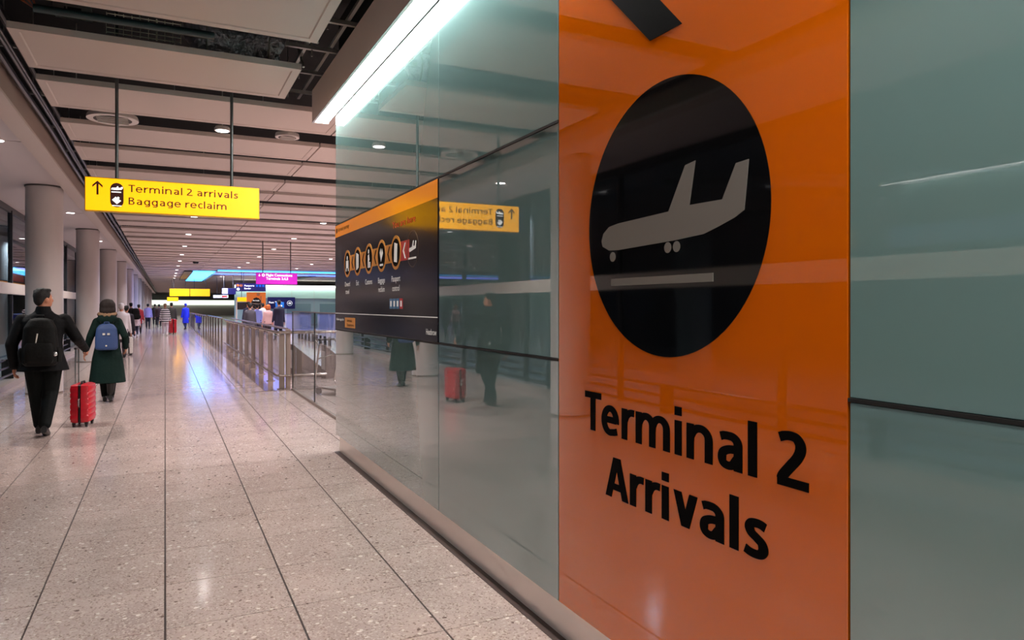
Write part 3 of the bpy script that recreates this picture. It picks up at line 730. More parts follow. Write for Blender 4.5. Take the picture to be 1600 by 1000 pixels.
hsign('hanging_sign', 'small yellow hanging sign above the dark portal', 3.953, 4.499, 1.814, 2.084, 46, 'sign_yellow', (4.2,), .08)
for x0, x1, lab in ((.318, 1.76, 'far yellow hanging sign, left one of the adjoining pair'), (1.80, 3.257, 'far yellow hanging sign, right one of the adjoining pair')):
    hsign('hanging_sign', lab, x0, x1, 2.328, 2.919, 62, 'sign_yellow', (x0+.3, x1-.3), .1)
hsign('hanging_sign', 'small far yellow hanging sign lowest of the distant three', .136, .96, 1.932, 2.259, 63, 'sign_yellow', (.5,), .1)

# ---------------------------------------------------------------- lights in the ceiling
def downlight(name, lab, group, loc, power, r=.075, col=(1,.93,.86), master=[None], lamp=True, spread=2.5):
    key = (r, round(loc[2], 2))
    if master[0] is None or key not in master[0]:
        t = thing(name, lab, 'light', loc, 0, group)
        MB().lathe([(r*1.25, 0), (r*1.25, .03), (r*1.1, .035), (r*1.1, .05)], n=20).build('bezel', 'lamp_ring', t, True)
        MB().lathe([(r, -.004), (r, 0.0)], n=20).build('lens', 'lamp_glow', t, True)
        MB().path([(0, 0, .04), (0, 0, (4.6 if loc[0] < -3 else 4.75)-loc[2])], .008, 6).build('hanger_rod', 'galv', t, True)
        master[0] = master[0] or {}; master[0][key] = t
    else: t = dup(master[0][key], loc, 0, lab, group)
    if lamp: spot('downlight_beam', (loc[0], loc[1], loc[2]-.03), power, col, spread)
    return t
k = -3
while 9.46+4.72*k < 125:  # lamps behind the camera and past the visible row are added light
    y = 9.46+4.72*k
    if k == -1: k += 1; continue
    downlight('downlight', 'bright downlight in the nearest wide ceiling gap' if k == 0 else 'small glowing downlight in the centre row of the slatted ceiling', 'centre row downlights', (.64, y, ZC if y < 62 else ZC+.06), DOWN*(1 if y < 22 else 1.5), lamp=True, col=(1, .92, .88) if y < 22 else (.94, .88, 1))
    k += 1
for xr, lab in ((3.75, 'small glowing downlight in the hall ceiling, row above the railing'), (6.9, 'small glowing downlight in the hall ceiling, row furthest right')):
    for k in range(0, 11):
        y = 9.46+4.72*k
        downlight('downlight', lab, 'hall downlights above the railing' if xr < 5 else 'hall downlights furthest right', (xr, y, ZC), HALL, lamp=True, col=(1, .92, .95))
y = CY0-CP*.5; k = 0
while y < 122:
    downlight('downlight', 'glowing downlight in the dark slot of the left aisle ceiling', 'left aisle downlights', (-1.94, y, 3.672), AISLE, .08, lamp=True)
    y += CP
for x, y in OUTER: downlight('downlight', 'added lamp brightening the neighbouring hall beyond the left glazing', 'added lamps beyond the glazing', (x, y, 4.5), 320, .09, (.8,.88,1))  # lamps added to brighten the space behind the glazing
# lamp over the hall side of the wall end
downlight('downlight', 'strong hall lamp behind the end of the glass wall', 'hall lamps', (4.6, 7.85, 3.3), 520, .16, (1,.92,.86), spread=2.9)
# round air outlets in the wide gap
def vent(x, y, r, lab):
    t = thing('ceiling_vent', lab, 'vent', (x, y, ZC))
    MB().lathe([(r*1.0, 0), (r, .02), (r*.96, .05)], n=32).build('rim', 'lamp_ring', t, True)
    MB().lathe([(r*.74, -.002), (r*.74, .0)], n=32).build('grille', 'vent_dark', t, True)
    for q in range(5): MB().box(-r*.6, r*.6, r*(-.56+.26*q), r*(-.52+.26*q), -.012, -.002).build('blade', 'lamp_ring', t)
vent(-.55, 9.47, .27, 'large round ceiling vent behind the left hanger rod')
vent(1.42, 9.47, .15, 'small round ceiling vent near the bulkhead end')
t = thing('smoke_camera', 'small dark dome camera under the far slatted ceiling', 'camera', (1.35, 38, ZC)); MB().lathe([(.1, -.1), (.13, -.05), (.13, 0)], n=16).build('dome', 'case_black', t, True); MB().lathe([(.15, -.01), (.15, .01)], n=16).build('mount', 'lamp_ring', t, True)

# blue cove lights
bc = thing('blue_cove', 'long blue light cove crossing the far hall ceiling', 'light', (8, 48, ZC-.02))
MB().box(2.85, 20, 46.0, 51.0, ZC-.06, ZC-.02).build('cove_tray', 'panel_rim', bc, world=True)
MB().box(2.85, 20, 45.7, 46.0, ZC-.09, ZC-.03).build('light_line', 'cyan_light', bc, world=True)
MB().box(2.85, 20, 49.5, 51.0, ZC-.075, ZC-.06).build('light_field', 'blue_light', bc, world=True)
bc2 = thing('blue_cove', 'cyan lit ceiling recess with dark frame at the far hall', 'light', (2.2, 57, ZC-.02))
MB().box(1.56, 2.81, 47.6, 66, ZC-.055, ZC-.03).build('light_panel', 'cyan_light', bc2, world=True)
MB().box(1.05, 1.56, 47.8, 64, ZC-.06, ZC-.02).build('dark_frame', 'case_black', bc2, world=True)
MB().box(2.95, 3.4, 52, 69, ZC-.07, ZC-.02).build('dark_frame', 'steel_dark', bc2, world=True)
tr = thing('light_track', 'dark ceiling track with spot at the far right hall', 'light', (10, 60, ZC-.1))
MB().box(9.0, 9.5, 50.5, 66, ZC-.12, ZC-.02).build('track', 'case_black', tr, world=True); MB().ell((9.25, 58, ZC-.14), (.12,.12,.05)).build('lamp', 'lamp_glow', tr, True, True)
def area(name, loc, rot, power, col, sx, sy, parent=None):
    d = bpy.data.lights.new(name, 'AREA'); d.energy = power; d.color = col; d.shape = 'RECTANGLE'; d.size = sx; d.size_y = sy
    o = bpy.data.objects.new(name, d); C.objects.link(o); o.location = loc; o.rotation_euler = rot; return o
area('blue_cove_beam', (8, 48.5, ZC-.1), (0, 0, 0), 420, (.28,.32,1), 14, 4)

# ---------------------------------------------------------------- services in the ceiling void
def svc(name, lab, cat, loc): return thing(name, lab, cat, loc)
t = svc('foil_duct', 'crumpled foil wrapped duct above the gap behind the front ceiling panel', 'duct', (.6, 7.1, 3.95))
n = 40; mb = MB(); pts = [(.24+.74*i/n, 7.12+.02*math.sin(i*.5), 4.05+.02*math.sin(i*.9)) for i in range(n+1)]
mb.path(pts, [.15+.02*noise.noise((i*.7, 0, 0)) for i in range(n+1)], 28)
for v in mb.v: v += Vector((0, 1, 1))*(.05*noise.noise(Vector((v.x*11, v.y*11, v.z*11))))
mb.build('sleeve', 'foil', t, True, True)
for x in (.34, .88): MB().path([(x, 7.12+.18*math.cos(a*PI/8), 4.05+.18*math.sin(a*PI/8)) for a in range(16)], .008, 6, True).build('clamp_band', 'galv', t, True, True)
MB().path([(.34, 7.12, 4.2), (.34, 7.12, 4.75)], .007, 6).build('hanger_rod', 'galv', t, True, True)
t = svc('cable_basket', 'wire mesh cable basket in the gap behind the front ceiling panel', 'cable tray', (-.15, 6.9, 3.9))
for z in (3.89, 3.93, 3.97, 4.01, 4.05): MB().path([(-.45, 6.92, z), (.13, 6.92, z)], .004, 6).build('long_wire', 'steel_wire', t, True, True)
for k in range(10): MB().path([(-.45+.064*k, 6.92, 3.88), (-.45+.064*k, 6.92, 4.06), (-.45+.064*k, 7.2, 4.06)], .003 if k != 6 else .008, 6).build('cross_wire', 'steel_wire', t, True, True)
MB().path([(-.2, 7.0, 4.05), (-.2, 7.0, 4.75)], .007, 6).build('hanger_rod', 'galv', t, True, True)
t = svc('water_pipe', 'dark teal insulated pipe running across the front ceiling gap', 'pipe', (-.4, 6.55, 3.86))
MB().path([(-.92, 6.56, 3.87), (.38, 6.56, 3.87)], .032, 14).build('pipe', 'teal_pipe', t, True, True)
for x in (-.7, .2): MB().path([(x, 6.56, 3.9), (x, 6.56, 4.75)], .006, 6).build('hanger_rod', 'galv', t, True, True)
t = svc('junction_box', 'pale metal junction box above the left of the front ceiling gap', 'box', (-.75, 6.8, 3.95))
MB().rbox(-.82, -.55, 6.78, 6.95, 3.96, 4.03, .005).build('casing', 'galv', t, world=True); MB().box(-.74, -.62, 6.775, 6.78, 3.98, 4.0).build('label_plate', 'case_black', t, world=True)
MB().path([(-.7, 6.87, 4.03), (-.7, 6.87, 4.75)], .006, 6).build('hanger_rod', 'galv', t, True, True)
t = svc('cable_bundle', 'bundle of orange and dark cables at the top left void', 'cable', (-1.05, 6.4, 4.1))
for k in range(5): MB().path([(-1.10+.03*k, 5.7, 4.70), (-1.08+.03*k, 6.2, 4.05-.01*k), (-1.02+.02*k, 6.6, 3.95+.01*k), (-1.0, 7.2, 4.1)], .014, 6).build('cable', 'orange_cable' if k % 2 == 0 else 'black_cable', t, True, True)
# long trays beside the left beam
t = svc('service_run', 'black cable trays running along the slot beside the left beam', 'cable tray', (-1.25, 20, 3.78))
for x, z, r in ((-1.32, 3.80, .03), (-1.25, 3.83, .022), (-1.20, 3.79, .016), (-1.16, 3.86, .03)):
    MB().path([(x+.008*math.sin(q*1.7+x*9), YB+q*2.2, z+.01*math.sin(q*2.3+z*7)) for q in range(60)], r, 8).build('cable', 'black_cable', t, True, True)
for k in range(60):
    y = YB+.4+k*1.57
    MB().box(-1.37, -1.13, y, y+.04, 3.84, 3.86).build('bracket', 'galv', t, world=True)
    MB().path([(-1.28, y+.02, 3.85), (-1.28, y+.02, 4.74)], .006, 5).build('hanger_rod', 'galv', t, False, True)
# frame above the bulkhead
t = svc('strut_frame', 'galvanised strut ladder between the panels and the white strip bulkhead', 'frame', (1.3, 6.5, 3.95))
for k in range(6):
    y = 4.6+k*.72
    MB().box(1.0, 1.60, y, y+.035, 3.96, 3.995).build('strut', 'galv', t, world=True)
    MB().path([(1.24, y+.02, 3.9), (1.24, y+.02, 4.74)], .008, 6).build('hanger_rod', 'galv', t, False, True)
for x in (1.18, 1.40): MB().box(x, x+.03, 4.4, 8.6, 4.0, 4.03).build('runner', 'galv', t, world=True)
for q in (0, 1):
    y0 = 6.3+q*.7
    MB().path([(1.20, y0+.05*i, 3.86+.045*i+(.02 if i % 2 else 0)) for i in range(9)], .012, 6).build('chain_brace', 'galv', t, False, True)
t = svc('slot_pipe', 'slim grey conduit inside the wide ceiling gap with the downlight', 'pipe', (0, 9.5, 3.95))
for yy, zz in ((9.30, 3.93), (9.62, 3.98)): MB().path([(-1.3, yy, zz), (1.9, yy, zz)], .025, 8).build('pipe', 'galv', t, True, True)
for x in (-.9, .1, 1.1): MB().path([(x, 9.3, 3.95), (x, 9.3, 4.74)], .006, 5).build('hanger_rod', 'galv', t, False, True)

# ---------------------------------------------------------------- railing and glass screens on the right
rl = thing('guard_railing', 'steel guard railing with flat posts and double rails right of the walkway', 'railing', (1.95, 13.65, 0))
py = [13.65+1.57*k for k in range(9)]
for k, y in enumerate(py):
    p = MB().rbox(1.90, 2.0, y-.012, y+.012, .0, 1.02, .003).build('post', 'steel_dark', rl, world=True)
    MB().path([(1.92, y, 1.0), (1.87, y, 1.0), (1.86, y, 1.04)], .010, 6).build('bracket', 'steel', p, True, True)
    MB().box(1.87, 2.03, y-.05, y+.05, .004, .016).build('foot_plate', 'steel', p, world=True)
    if k < 8: MB().box(1.945, 1.957, y+.04, y+1.53, .12, .98).build('infill_pane', 'smoked_glass', rl, world=True)
MB().path([(3.9, 13.55, 1.06), (2.0, 13.55, 1.06), (1.90, 13.56, 1.06), (1.86, 13.65, 1.06), (1.86, 26.4, 1.06)], .028, 12).build('handrail', 'steel', rl, True, True)
MB().path([(2.75, 13.55, .26), (2.0, 13.55, .26), (1.90, 13.56, .26), (1.86, 13.65, .26), (1.86, 26.4, .26)], .022, 12).build('toe_rail', 'steel', rl, True, True)
MB().path([(2.06, 13.75, 1.12), (2.06, 26.2, 1.12)], .018, 10).build('glass_cap_rail', 'steel', rl, True, True)
MB().box(2.02, 2.10, 13.62, 13.70, 0, 1.12).build('corner_post', 'steel_dark', rl, world=True)
tb = thing('thin_barrier', 'row of thin vertical steel bars where the railing narrows', 'railing', (1.82, 28, 0))
for k in range(6): MB().path([(1.83-.012*k, 27.4+1.5*k, 0), (1.83-.012*k, 27.4+1.5*k, 1.08)], .03, 8).build('bar', 'steel', tb, True, True)
MB().path([(1.84, 27.2, 1.1), (1.77, 35.2, 1.1)], .025, 8).build('top_rail', 'steel', tb, True, True)
fb = thing('far_barrier', 'distant walkway railing running towards the far end', 'railing', (1.6, 45, 0))
for k in range(12): MB().path([(1.75-.02*k, 36.5+1.9*k, 0), (1.75-.02*k, 36.5+1.9*k, 1.05)], .03, 8).build('bar', 'steel', fb, True, True)
MB().path([(1.75, 36.3, 1.07), (1.52, 58, 1.07)], .03, 8).build('top_rail', 'steel', fb, True, True)
MB().box(1.62, 1.64, 37, 57, .1, 1.0).build('infill_pane', 'smoked_glass', fb, world=True)

gs = thing('glass_screen', 'clear glass screen panels between the wall end and the railing', 'screen', (2.11, 10, 0))
for y0, y1 in ((7.6, 9.5), (9.51, 11.30), (11.31, 13.42)):
    MB().box(2.105, 2.117, y0, y1, .03, 1.445).build('pane', 'clear_glass', gs, world=True)
    MB().box(2.10, 2.122, y1, y1+.012, .0, 1.445).build('joint', 'joint', gs, world=True)
MB().box(2.09, 2.13, 7.6, 13.44, 0, .035).build('base_channel', 'steel_dark', gs, world=True)
MB().box(2.10, 2.122, 7.6, 13.44, 1.44, 1.455).build('edge_strip', 'steel_dark', gs, world=True)
# queue desks, bollards and trolley seen through the glass
for k, (x, y) in enumerate(((2.86, 15.8), (3.42, 15.2))):
    t = thing('sloping_stand', ['brown sloping stand with pale sheets, further one behind the glass screen', 'brown sloping stand with pale sheets, nearer one behind the glass screen'][k], 'stand', (x, y, 0), 0)
    mb = MB(); w = .36
    v = [(-w,-.03,0),(w,-.03,0),(w,-.03,.10),(-w,-.03,.70),(-w,.45,0),(w,.45,0),(w,.45,.10),(-w,.45,.70)]
    mb.add(v, [(0,1,2,3),(7,6,5,4),(0,3,7,4),(1,5,6,2),(3,2,6,7),(0,4,5,1)]).build('body', 'desk_brown', t)
    for q in range(4): MB().add([(-w-.004,.02+.1*q,.18),(-w-.004,.10+.1*q,.18),(-w-.004,.10+.1*q,.58),(-w-.004,.02+.1*q,.58),(-w-.001,.02+.1*q,.18),(-w-.001,.10+.1*q,.18),(-w-.001,.10+.1*q,.58),(-w-.001,.02+.1*q,.58)], [(3,2,1,0),(4,5,6,7),(0,1,5,4),(1,2,6,5),(2,3,7,6),(3,0,4,7)]).build('sheet', 'paper', t)
bmaster = None
for k in range(9):
    loc = (5.65, 27.3+.85*k, 0)
    lab = 'short black bollard in the straight row behind the glass screen'
    if bmaster is None:
        bmaster = t = thing('bollard', lab, 'bollard', loc, 0, 'short bollards behind the glass'); MB().lathe([(.08, 0), (.06, .03), (.05, .3), (.055, .34), (.03, .36)], n=14).build('body', 'case_black', t, True); MB().lathe([(.11, 0), (.11, .015)], n=14).build('foot', 'steel_dark', t, True)
    else: dup(bmaster, loc)
t = thing('luggage_trolley', 'silver tubular luggage trolley parked behind the glass screen', 'trolley', (2.76, 12.4, 0), .5)
for s in (-.22, .22):
    MB().path([(s, -.4, .09), (s, .35, .12), (s, .42, .2), (s, .30, .85), (s, .42, .95)], .016, 8).build('side_frame', 'steel', t, True)
MB().path([(-.22, .42, .95), (.22, .42, .95)], .02, 8).build('handle', 'case_black', t, True)
MB().path([(-.22, .33, .62), (-.12, .1, .70), (.12, .1, .70), (.22, .33, .62)], .012, 8).build('basket_bar', 'steel', t, True)
MB().box(-.22, .22, -.4, .32, .11, .125).build('deck', 'steel_dark', t)
for x, y in ((-.22, -.36), (.22, -.36), (-.2, .34), (.2, .34)):
    MB().path([(x-.02, y, .06), (x+.02, y, .06)], .06, 14).build('wheel', 'case_black', t, True)

# ---------------------------------------------------------------- far hall
we = struct(MB().box(-3.1, 30, 128, 128.3, 0, 4.7).build('wall_far', 'far_grey'))
MB().box(-3.0, 12, 127.7, 128, 1.7, 2.5).build('light_band', 'far_white', we)
MB().box(-3.0, 12, 127.6, 128, 2.5, 3.4).build('dark_band', 'far_dark', we)
wt = struct(MB().box(5.2, 30, 63, 63.2, 0, 3.3).build('wall_hall', 'far_teal'))
MB().box(5.2, 24.9, 62.5, 63, 3.12, 3.3).build('cove_light', 'cove_white', wt)
for k in range(12): MB().box(6+k*1.9, 6.02+k*1.9, 62.98, 63, 0, 3.05).build('panel_joint', 'far_grey', wt)
MB().box(5.2, 30, 62.9, 63.0, 2.2, 2.22).build('panel_joint', 'far_grey', wt)
wsd = struct(MB().box(25, 25.2, 7.6, 63, 0, 4.7).build('wall_hall_side', 'far_teal'))
wsb = struct(MB().box(XW+.24, 25, 6.8, 6.95, 0, 4.7).build('wall_hall_back', 'ceiling_panel'))
ft = thing('wall_sign', 'navy fast track wall sign with circled arrow on the teal wall', 'sign', (8.5, 62.9, 1.3))
MB().box(7.8, 10.05, 62.7, 62.8, 1.30, 2.30).build('sign_panel', 'sign_navy', ft, world=True)
FT = FACEM(62.7)
text('lettering', 'Fast Track', FT, 7.9, 1.78, .16, 'sign_white', ft, 1.1, .03)
MB().ring2d(9.6, 1.78, .19, .22, FT, .004).build('circle_symbol', 'sign_white', ft, world=True)
MB().prism([(9.47,1.75),(9.62,1.75),(9.56,1.68),(9.62,1.68),(9.73,1.78),(9.62,1.88),(9.56,1.88),(9.62,1.81),(9.47,1.81)], FT, .004).build('arrow', 'sign_white', ft, world=True)
ad = thing('poster_portal', 'orange poster portal with dark arch behind the crowd', 'poster', (4.6, 42, 0))
MB().box(4.108, 5.121, 42, 42.12, 0, 2.316).build('poster_board', 'poster_orange', ad, world=True)
AM = FACEM(42)
MB().prism([(4.30,.02),(4.30,1.55),(4.36,1.80),(4.48,1.98),(4.62,2.03),(4.76,1.98),(4.88,1.80),(4.94,1.55),(4.94,.02)], AM, .01).build('dark_arch', 'poster_dark', ad, world=True)
MB().prism(circle(4.72, 2.2, .09, 20), AM, .012).build('portrait_head', 'skin', ad, world=True)
for x0, x1, z0, z1 in ((4.37, 4.40, 0, 1.68), (4.84, 4.87, 0, 2.1), (4.37, 4.87, 1.66, 1.70)): MB().box(x0, x1, 41.9, 41.96, z0, z1).build('portal_frame', 'steel', ad, world=True)
text('lettering', 'Arrivals', AM, 4.42, 1.82, .08, 'sign_white', ad, .35, .01, d=.013)
kb2 = thing('kiosk_screen', 'bright blue kiosk sign on a post beside the crowd', 'sign', (4.77, 34, 0))
MB().rbox(4.579, 4.954, 34, 34.06, 1.253, 1.726, .01).build('sign_panel', 'kiosk_blue', kb2, world=True)
MB().path([(4.77, 34.03, 0), (4.77, 34.03, 1.26)], .03, 10).build('post', 'steel', kb2, True, True)
for x, z in ((4.84, 1.56), (4.70, 1.42), (4.84, 1.42)): MB().prism(circle(x, z, .03, 12), FACEM(34), .003).build('dot_mark', 'sign_white', kb2, world=True)
scn = thing('monitor_stand', 'dark monitor kiosk in white frame left of the poster portal', 'kiosk', (3.9, 41, 0))
MB().box(3.52, 4.02, 41, 41.1, 1.35, 1.75).build('screen', 'poster_dark', scn, world=True); MB().box(3.46, 3.52, 40.98, 41.1, 0, 1.85).build('post', 'transom_white', scn, world=True)
for k in range(5):
    x = 6.0+2.2*k
    t = thing('control_desk', 'glazed control desk in the far hall, %s from the left' % ORD[k].replace('nearest', 'first'), 'desk', (x, 50, 0), 0, 'control desks in the far hall')
    MB().box(-.8, .8, -.4, .4, 0, 1.0).build('counter', 'far_grey', t); MB().box(-.85, .85, -.45, .45, 1.0, 1.05).build('top', 'steel_dark', t); MB().box(-.8, .8, -.41, -.39, 1.05, 1.7).build('screen', 'clear_glass', t)

# ---------------------------------------------------------------- people
def hand(mb, wrist, fdir, nrm, side, curl=.5, s=1.0):
    """palm, four fingers of unequal length and a thumb; fdir points along the hand, nrm out of the palm"""
    f = Vector(fdir).normalized(); n = Vector(nrm); n = (n-f*n.dot(f)).normalized(); a = f.cross(n).normalized()*side
    w = Vector(wrist); R = Matrix((a, f, n)).transposed().to_4x4()
    mb.ell(w+f*.05*s, (.042*s, .055*s, .018*s), R, 10, 6)
    for k, (o, L) in enumerate(((.030, .070), (.010, .080), (-.010, .074), (-.029, .058))):
        p = w+f*.088*s+a*o*s; d = f; r = .0095*s
        for seg, fr in enumerate((.48, .30, .22)):
            ang = curl*(.55+.35*seg); d = (d*math.cos(ang)+n*math.sin(ang)).normalized()
            q = p+d*L*fr*s; mb.cap(p, q, r, r*.9, 6); p = q; r *= .9
    p = w+f*.03*s+a*.034*s; d = (f*.7+a*.6+n*.35).normalized()
    q = p+d*.035*s; mb.cap(p, q, .012*s, .0105*s, 6); d = (f*.9+a*.1+n*.6).normalized(); mb.cap(q, q+d*.03*s, .0105*s, .009*s, 6)

def person(lab, loc, rotz, h=1.75, female=False, voxel=.03, top=(40,40,45), legs=(25,25,30), shoe=(20,20,22), hair='hair', hairlen=0, skin='skin',
           lhand=(-.27,.06,.80), rhand=(.27,.06,.80), lelb=None, relb=None, lfoot=(-.10,.12,0), rfoot=(.10,-.14,.06), head_turn=0, hem=.78, coat=False,
           topmat=None, legmat=None, shoemat=None, flare=1.0, group='travellers in the corridor', curlL=.5, curlR=.5, sh=None, bulky=1.0, leg=1.0):
    s = h/1.75; t = thing('person', lab, 'person', loc, rotz, group)
    V = Vector; sc = lambda p: V(p)*s
    SW = sh or (.17 if female else .195); HW = .10
    shL, shR = V((-SW+.012, 0, 1.385)), V((SW-.012, 0, 1.385))
    lh, rh = V(lhand), V(rhand)
    def elbow(shd, hd, hint):
        if hint: return V(hint)
        m = (shd+hd)/2; d = (hd-shd).length; L = .56; b = math.sqrt(max(0, (L/2)**2-(d/2)**2)); return m+V((math.copysign(.35, shd.x), -.94, 0)).normalized()*b
    eL, eR = elbow(shL, lh, lelb), elbow(shR, rh, relb)
    lf, rf = V(lfoot), V(rfoot)
    hipL, hipR = V((-HW, 0, .90)), V((HW, 0, .90))
    def knee(hp, ft):
        an = ft+V((0, 0, .09)); m = (hp+an)/2; d = (hp-an).length; L = .83; b = math.sqrt(max(0, (L/2)**2-(d/2)**2)); return m+V((0, 1, .05)).normalized()*b
    kL, kR = knee(hipL, lf), knee(hipR, rf)
    Rh = Matrix.Rotation(head_turn, 4, 'Z'); HC = V((0, .02, 1.635))
    hp = lambda x, y, z: HC+Rh @ V((x, y, z))
    # continuous body
    b = MB()
    b.loft([(0,0,.86,.14,.10),(0,0,.95,.155,.105),(0,0,1.08,.135,.095),(0,0,1.25,.155,.105),(0,0,1.38,.165,.095),(0,0,1.45,.10,.07)], 16)
    b.cap((0,-.01,1.42), (0,.005,1.56), .058, .055)
    b.ell(HC+V((0,0,.0)), (.075, .094, .115), Rh); b.ell(hp(0,.03,-.055), (.056,.062,.06), Rh)
    b.ell(hp(0,.098,-.015), (.012,.02,.026), Rh, 8, 6); b.ell(hp(.077,-.005,-.01), (.012,.022,.032), Rh, 8, 6); b.ell(hp(-.077,-.005,-.01), (.012,.022,.032), Rh, 8, 6)
    b.ell(hp(0,.086,-.052), (.024,.012,.010), Rh, 8, 6)
    for a_, e_, h_ in ((shL, eL, lh), (shR, eR, rh)):
        b.cap(a_, e_, .048, .038); b.cap(e_, h_, .038, .028)
    for hp_, k_, f_ in ((hipL, kL, lf), (hipR, kR, rf)):
        b.cap(hp_, k_, .078, .054); b.cap(k_, f_+V((0,0,.09)), .054, .038)
    bv = MB().add([sc(p) for p in b.v], b.f)
    me = remesh(bv, voxel*s, 2)
    hb = MB()
    for e_, h_, sd, cu in ((eL, lh, -1, curlL), (eR, rh, 1, curlR)): hand(hb, h_, (h_-e_), V((-sd, .15, 0)), sd if True else 1, cu, 1)
    hb2 = MB().add([sc(p) for p in hb.v], hb.f)
    me = merge_raw(me, hb2)
    body = link('body', me, skin, t, True)
    for sx in (-1, 1):
        e = MB().ell(sc(hp(sx*.03, .083, .012)), (.011*s,.008*s,.008*s), Rh, 8, 6).build('eye', 'eye_white', body, True)
    # hair
    hr = MB(); hr.ell(hp(0,-.022,.040), (.086,.096,.100), Rh); hr.ell(hp(0,-.05,-.0), (.074,.06,.085), Rh)
    for q in range(14):
        an = q*2.4; rr = .03+.045*((q*37) % 10)/10; hr.ell(hp(rr*math.cos(an), -.01+rr*math.sin(an), .112-.35*rr+.008*((q*7) % 3)), (.030,.030,.024), Rh, 8, 6)
    if hairlen:
        hr.ell(hp(0,-.045,-.05), (.118,.082,.105+hairlen*.3), Rh); hr.ell(hp(.072,-.015,-.045), (.055,.080,.12), Rh); hr.ell(hp(-.072,-.015,-.045), (.055,.080,.12), Rh); hr.ell(hp(0,-.07,-.08), (.10,.06,.085), Rh); hr.ell(hp(0,-.022,.030), (.124,.122,.112), Rh); hr.ell(hp(0,-.05,-.06), (.122,.09,.10), Rh)
    # keep the hair off the face
    hv = MB().add([sc(p) for p in hr.v], hr.f); hm = remesh(hv, min(voxel, .02)*s, 2); link('hair', hm, hair, t, True)
    # jacket or coat
    j = MB(); q = bulky
    hw, hd = (.19*flare, .145*flare)
    rings = [(0,-.005,hem,hw*q,hd*q,.9)]
    if hem < .7: rings += [(0,-.005,.75,.5*(hw+.175)*q,.5*(hd+.135)*q,.9)]
    rings += [(0,-.005,.98,.178*q,.132*q,.9),(0,-.005,1.12,.168*q,.13*q,.9),(0,-.005,1.27,.18*q,.135*q,.85),(0,-.005,1.37,(SW+.012)*q**.5,.125,.85),(0,-.005,1.43,SW*.80,.105),(0,-.005,1.465,.115,.09),(0,0,1.50,.085,.078)]
    j.loft(rings, 20)
    for a_, e_, h_ in ((shL, eL, lh), (shR, eR, rh)):
        j.cap(a_, e_, .066*q, .057*q); j.cap(e_, h_+(e_-h_).normalized()*.01, .057*q, .046)
    jm = remesh(MB().add([sc(p) for p in j.v], j.f), voxel*s, 3); jk = link('coat' if coat else 'jacket', jm, topmat or cloth(*top), t, True)
    # trousers
    tr = MB(); tr.loft([(0,0,.80,.165,.115),(0,0,.95,.165,.118),(0,0,1.04,.155,.11)], 16)
    for hp_, k_, f_ in ((hipL, kL, lf), (hipR, kR, rf)):
        an = f_+V((0,0,.075)); tr.cap(hp_, k_, .102*leg, .080*leg); tr.cap(k_, an+V((0,0,.03)), .080*leg, .062*leg)
    tm_ = remesh(MB().add([sc(p) for p in tr.v], tr.f), voxel*s, 3); link('trousers', tm_, legmat or cloth(*legs), t, True)
    # shoes
    for f_, k_ in ((lf, kL), (rf, kR)):
        lift = f_.z; tilt = min(.9, lift*6); R = Matrix.Rotation(-tilt, 4, 'X')
        sm = MB(); prof = [(-.10,.030,.075),(-.06,.038,.095),(.0,.040,.085),(.08,.044,.062),(.14,.040,.05),(.185,.020,.032)]
        v = []; nn = 10
        for yy, wx, hz in prof:
            for k in range(nn):
                c, q_ = math.cos(2*PI*k/nn), math.sin(2*PI*k/nn); v.append((wx*c, yy, max(0, hz*.5+hz*.62*q_)))
        f = [(i*nn+k, (i+1)*nn+k, (i+1)*nn+(k+1) % nn, i*nn+(k+1) % nn) for i in range(len(prof)-1) for k in range(nn)]
        f += [tuple(range(nn)), tuple(range(len(prof)*nn-1, (len(prof)-1)*nn-1, -1))]
        toe = V((0, .12, 0))
        v = [sc(V((f_.x, f_.y, 0))+(R @ (V(p)-toe))+toe+V((0,0,0))) for p in v]
        sm.add(v, f); sm.cap(sc(f_+V((0,-.02,.06))), sc(f_+V((0,-.01,.13))), .042*s, .040*s, 10)
        sm.build('shoe', shoemat or cloth(*shoe), t, True)
    return t, jk

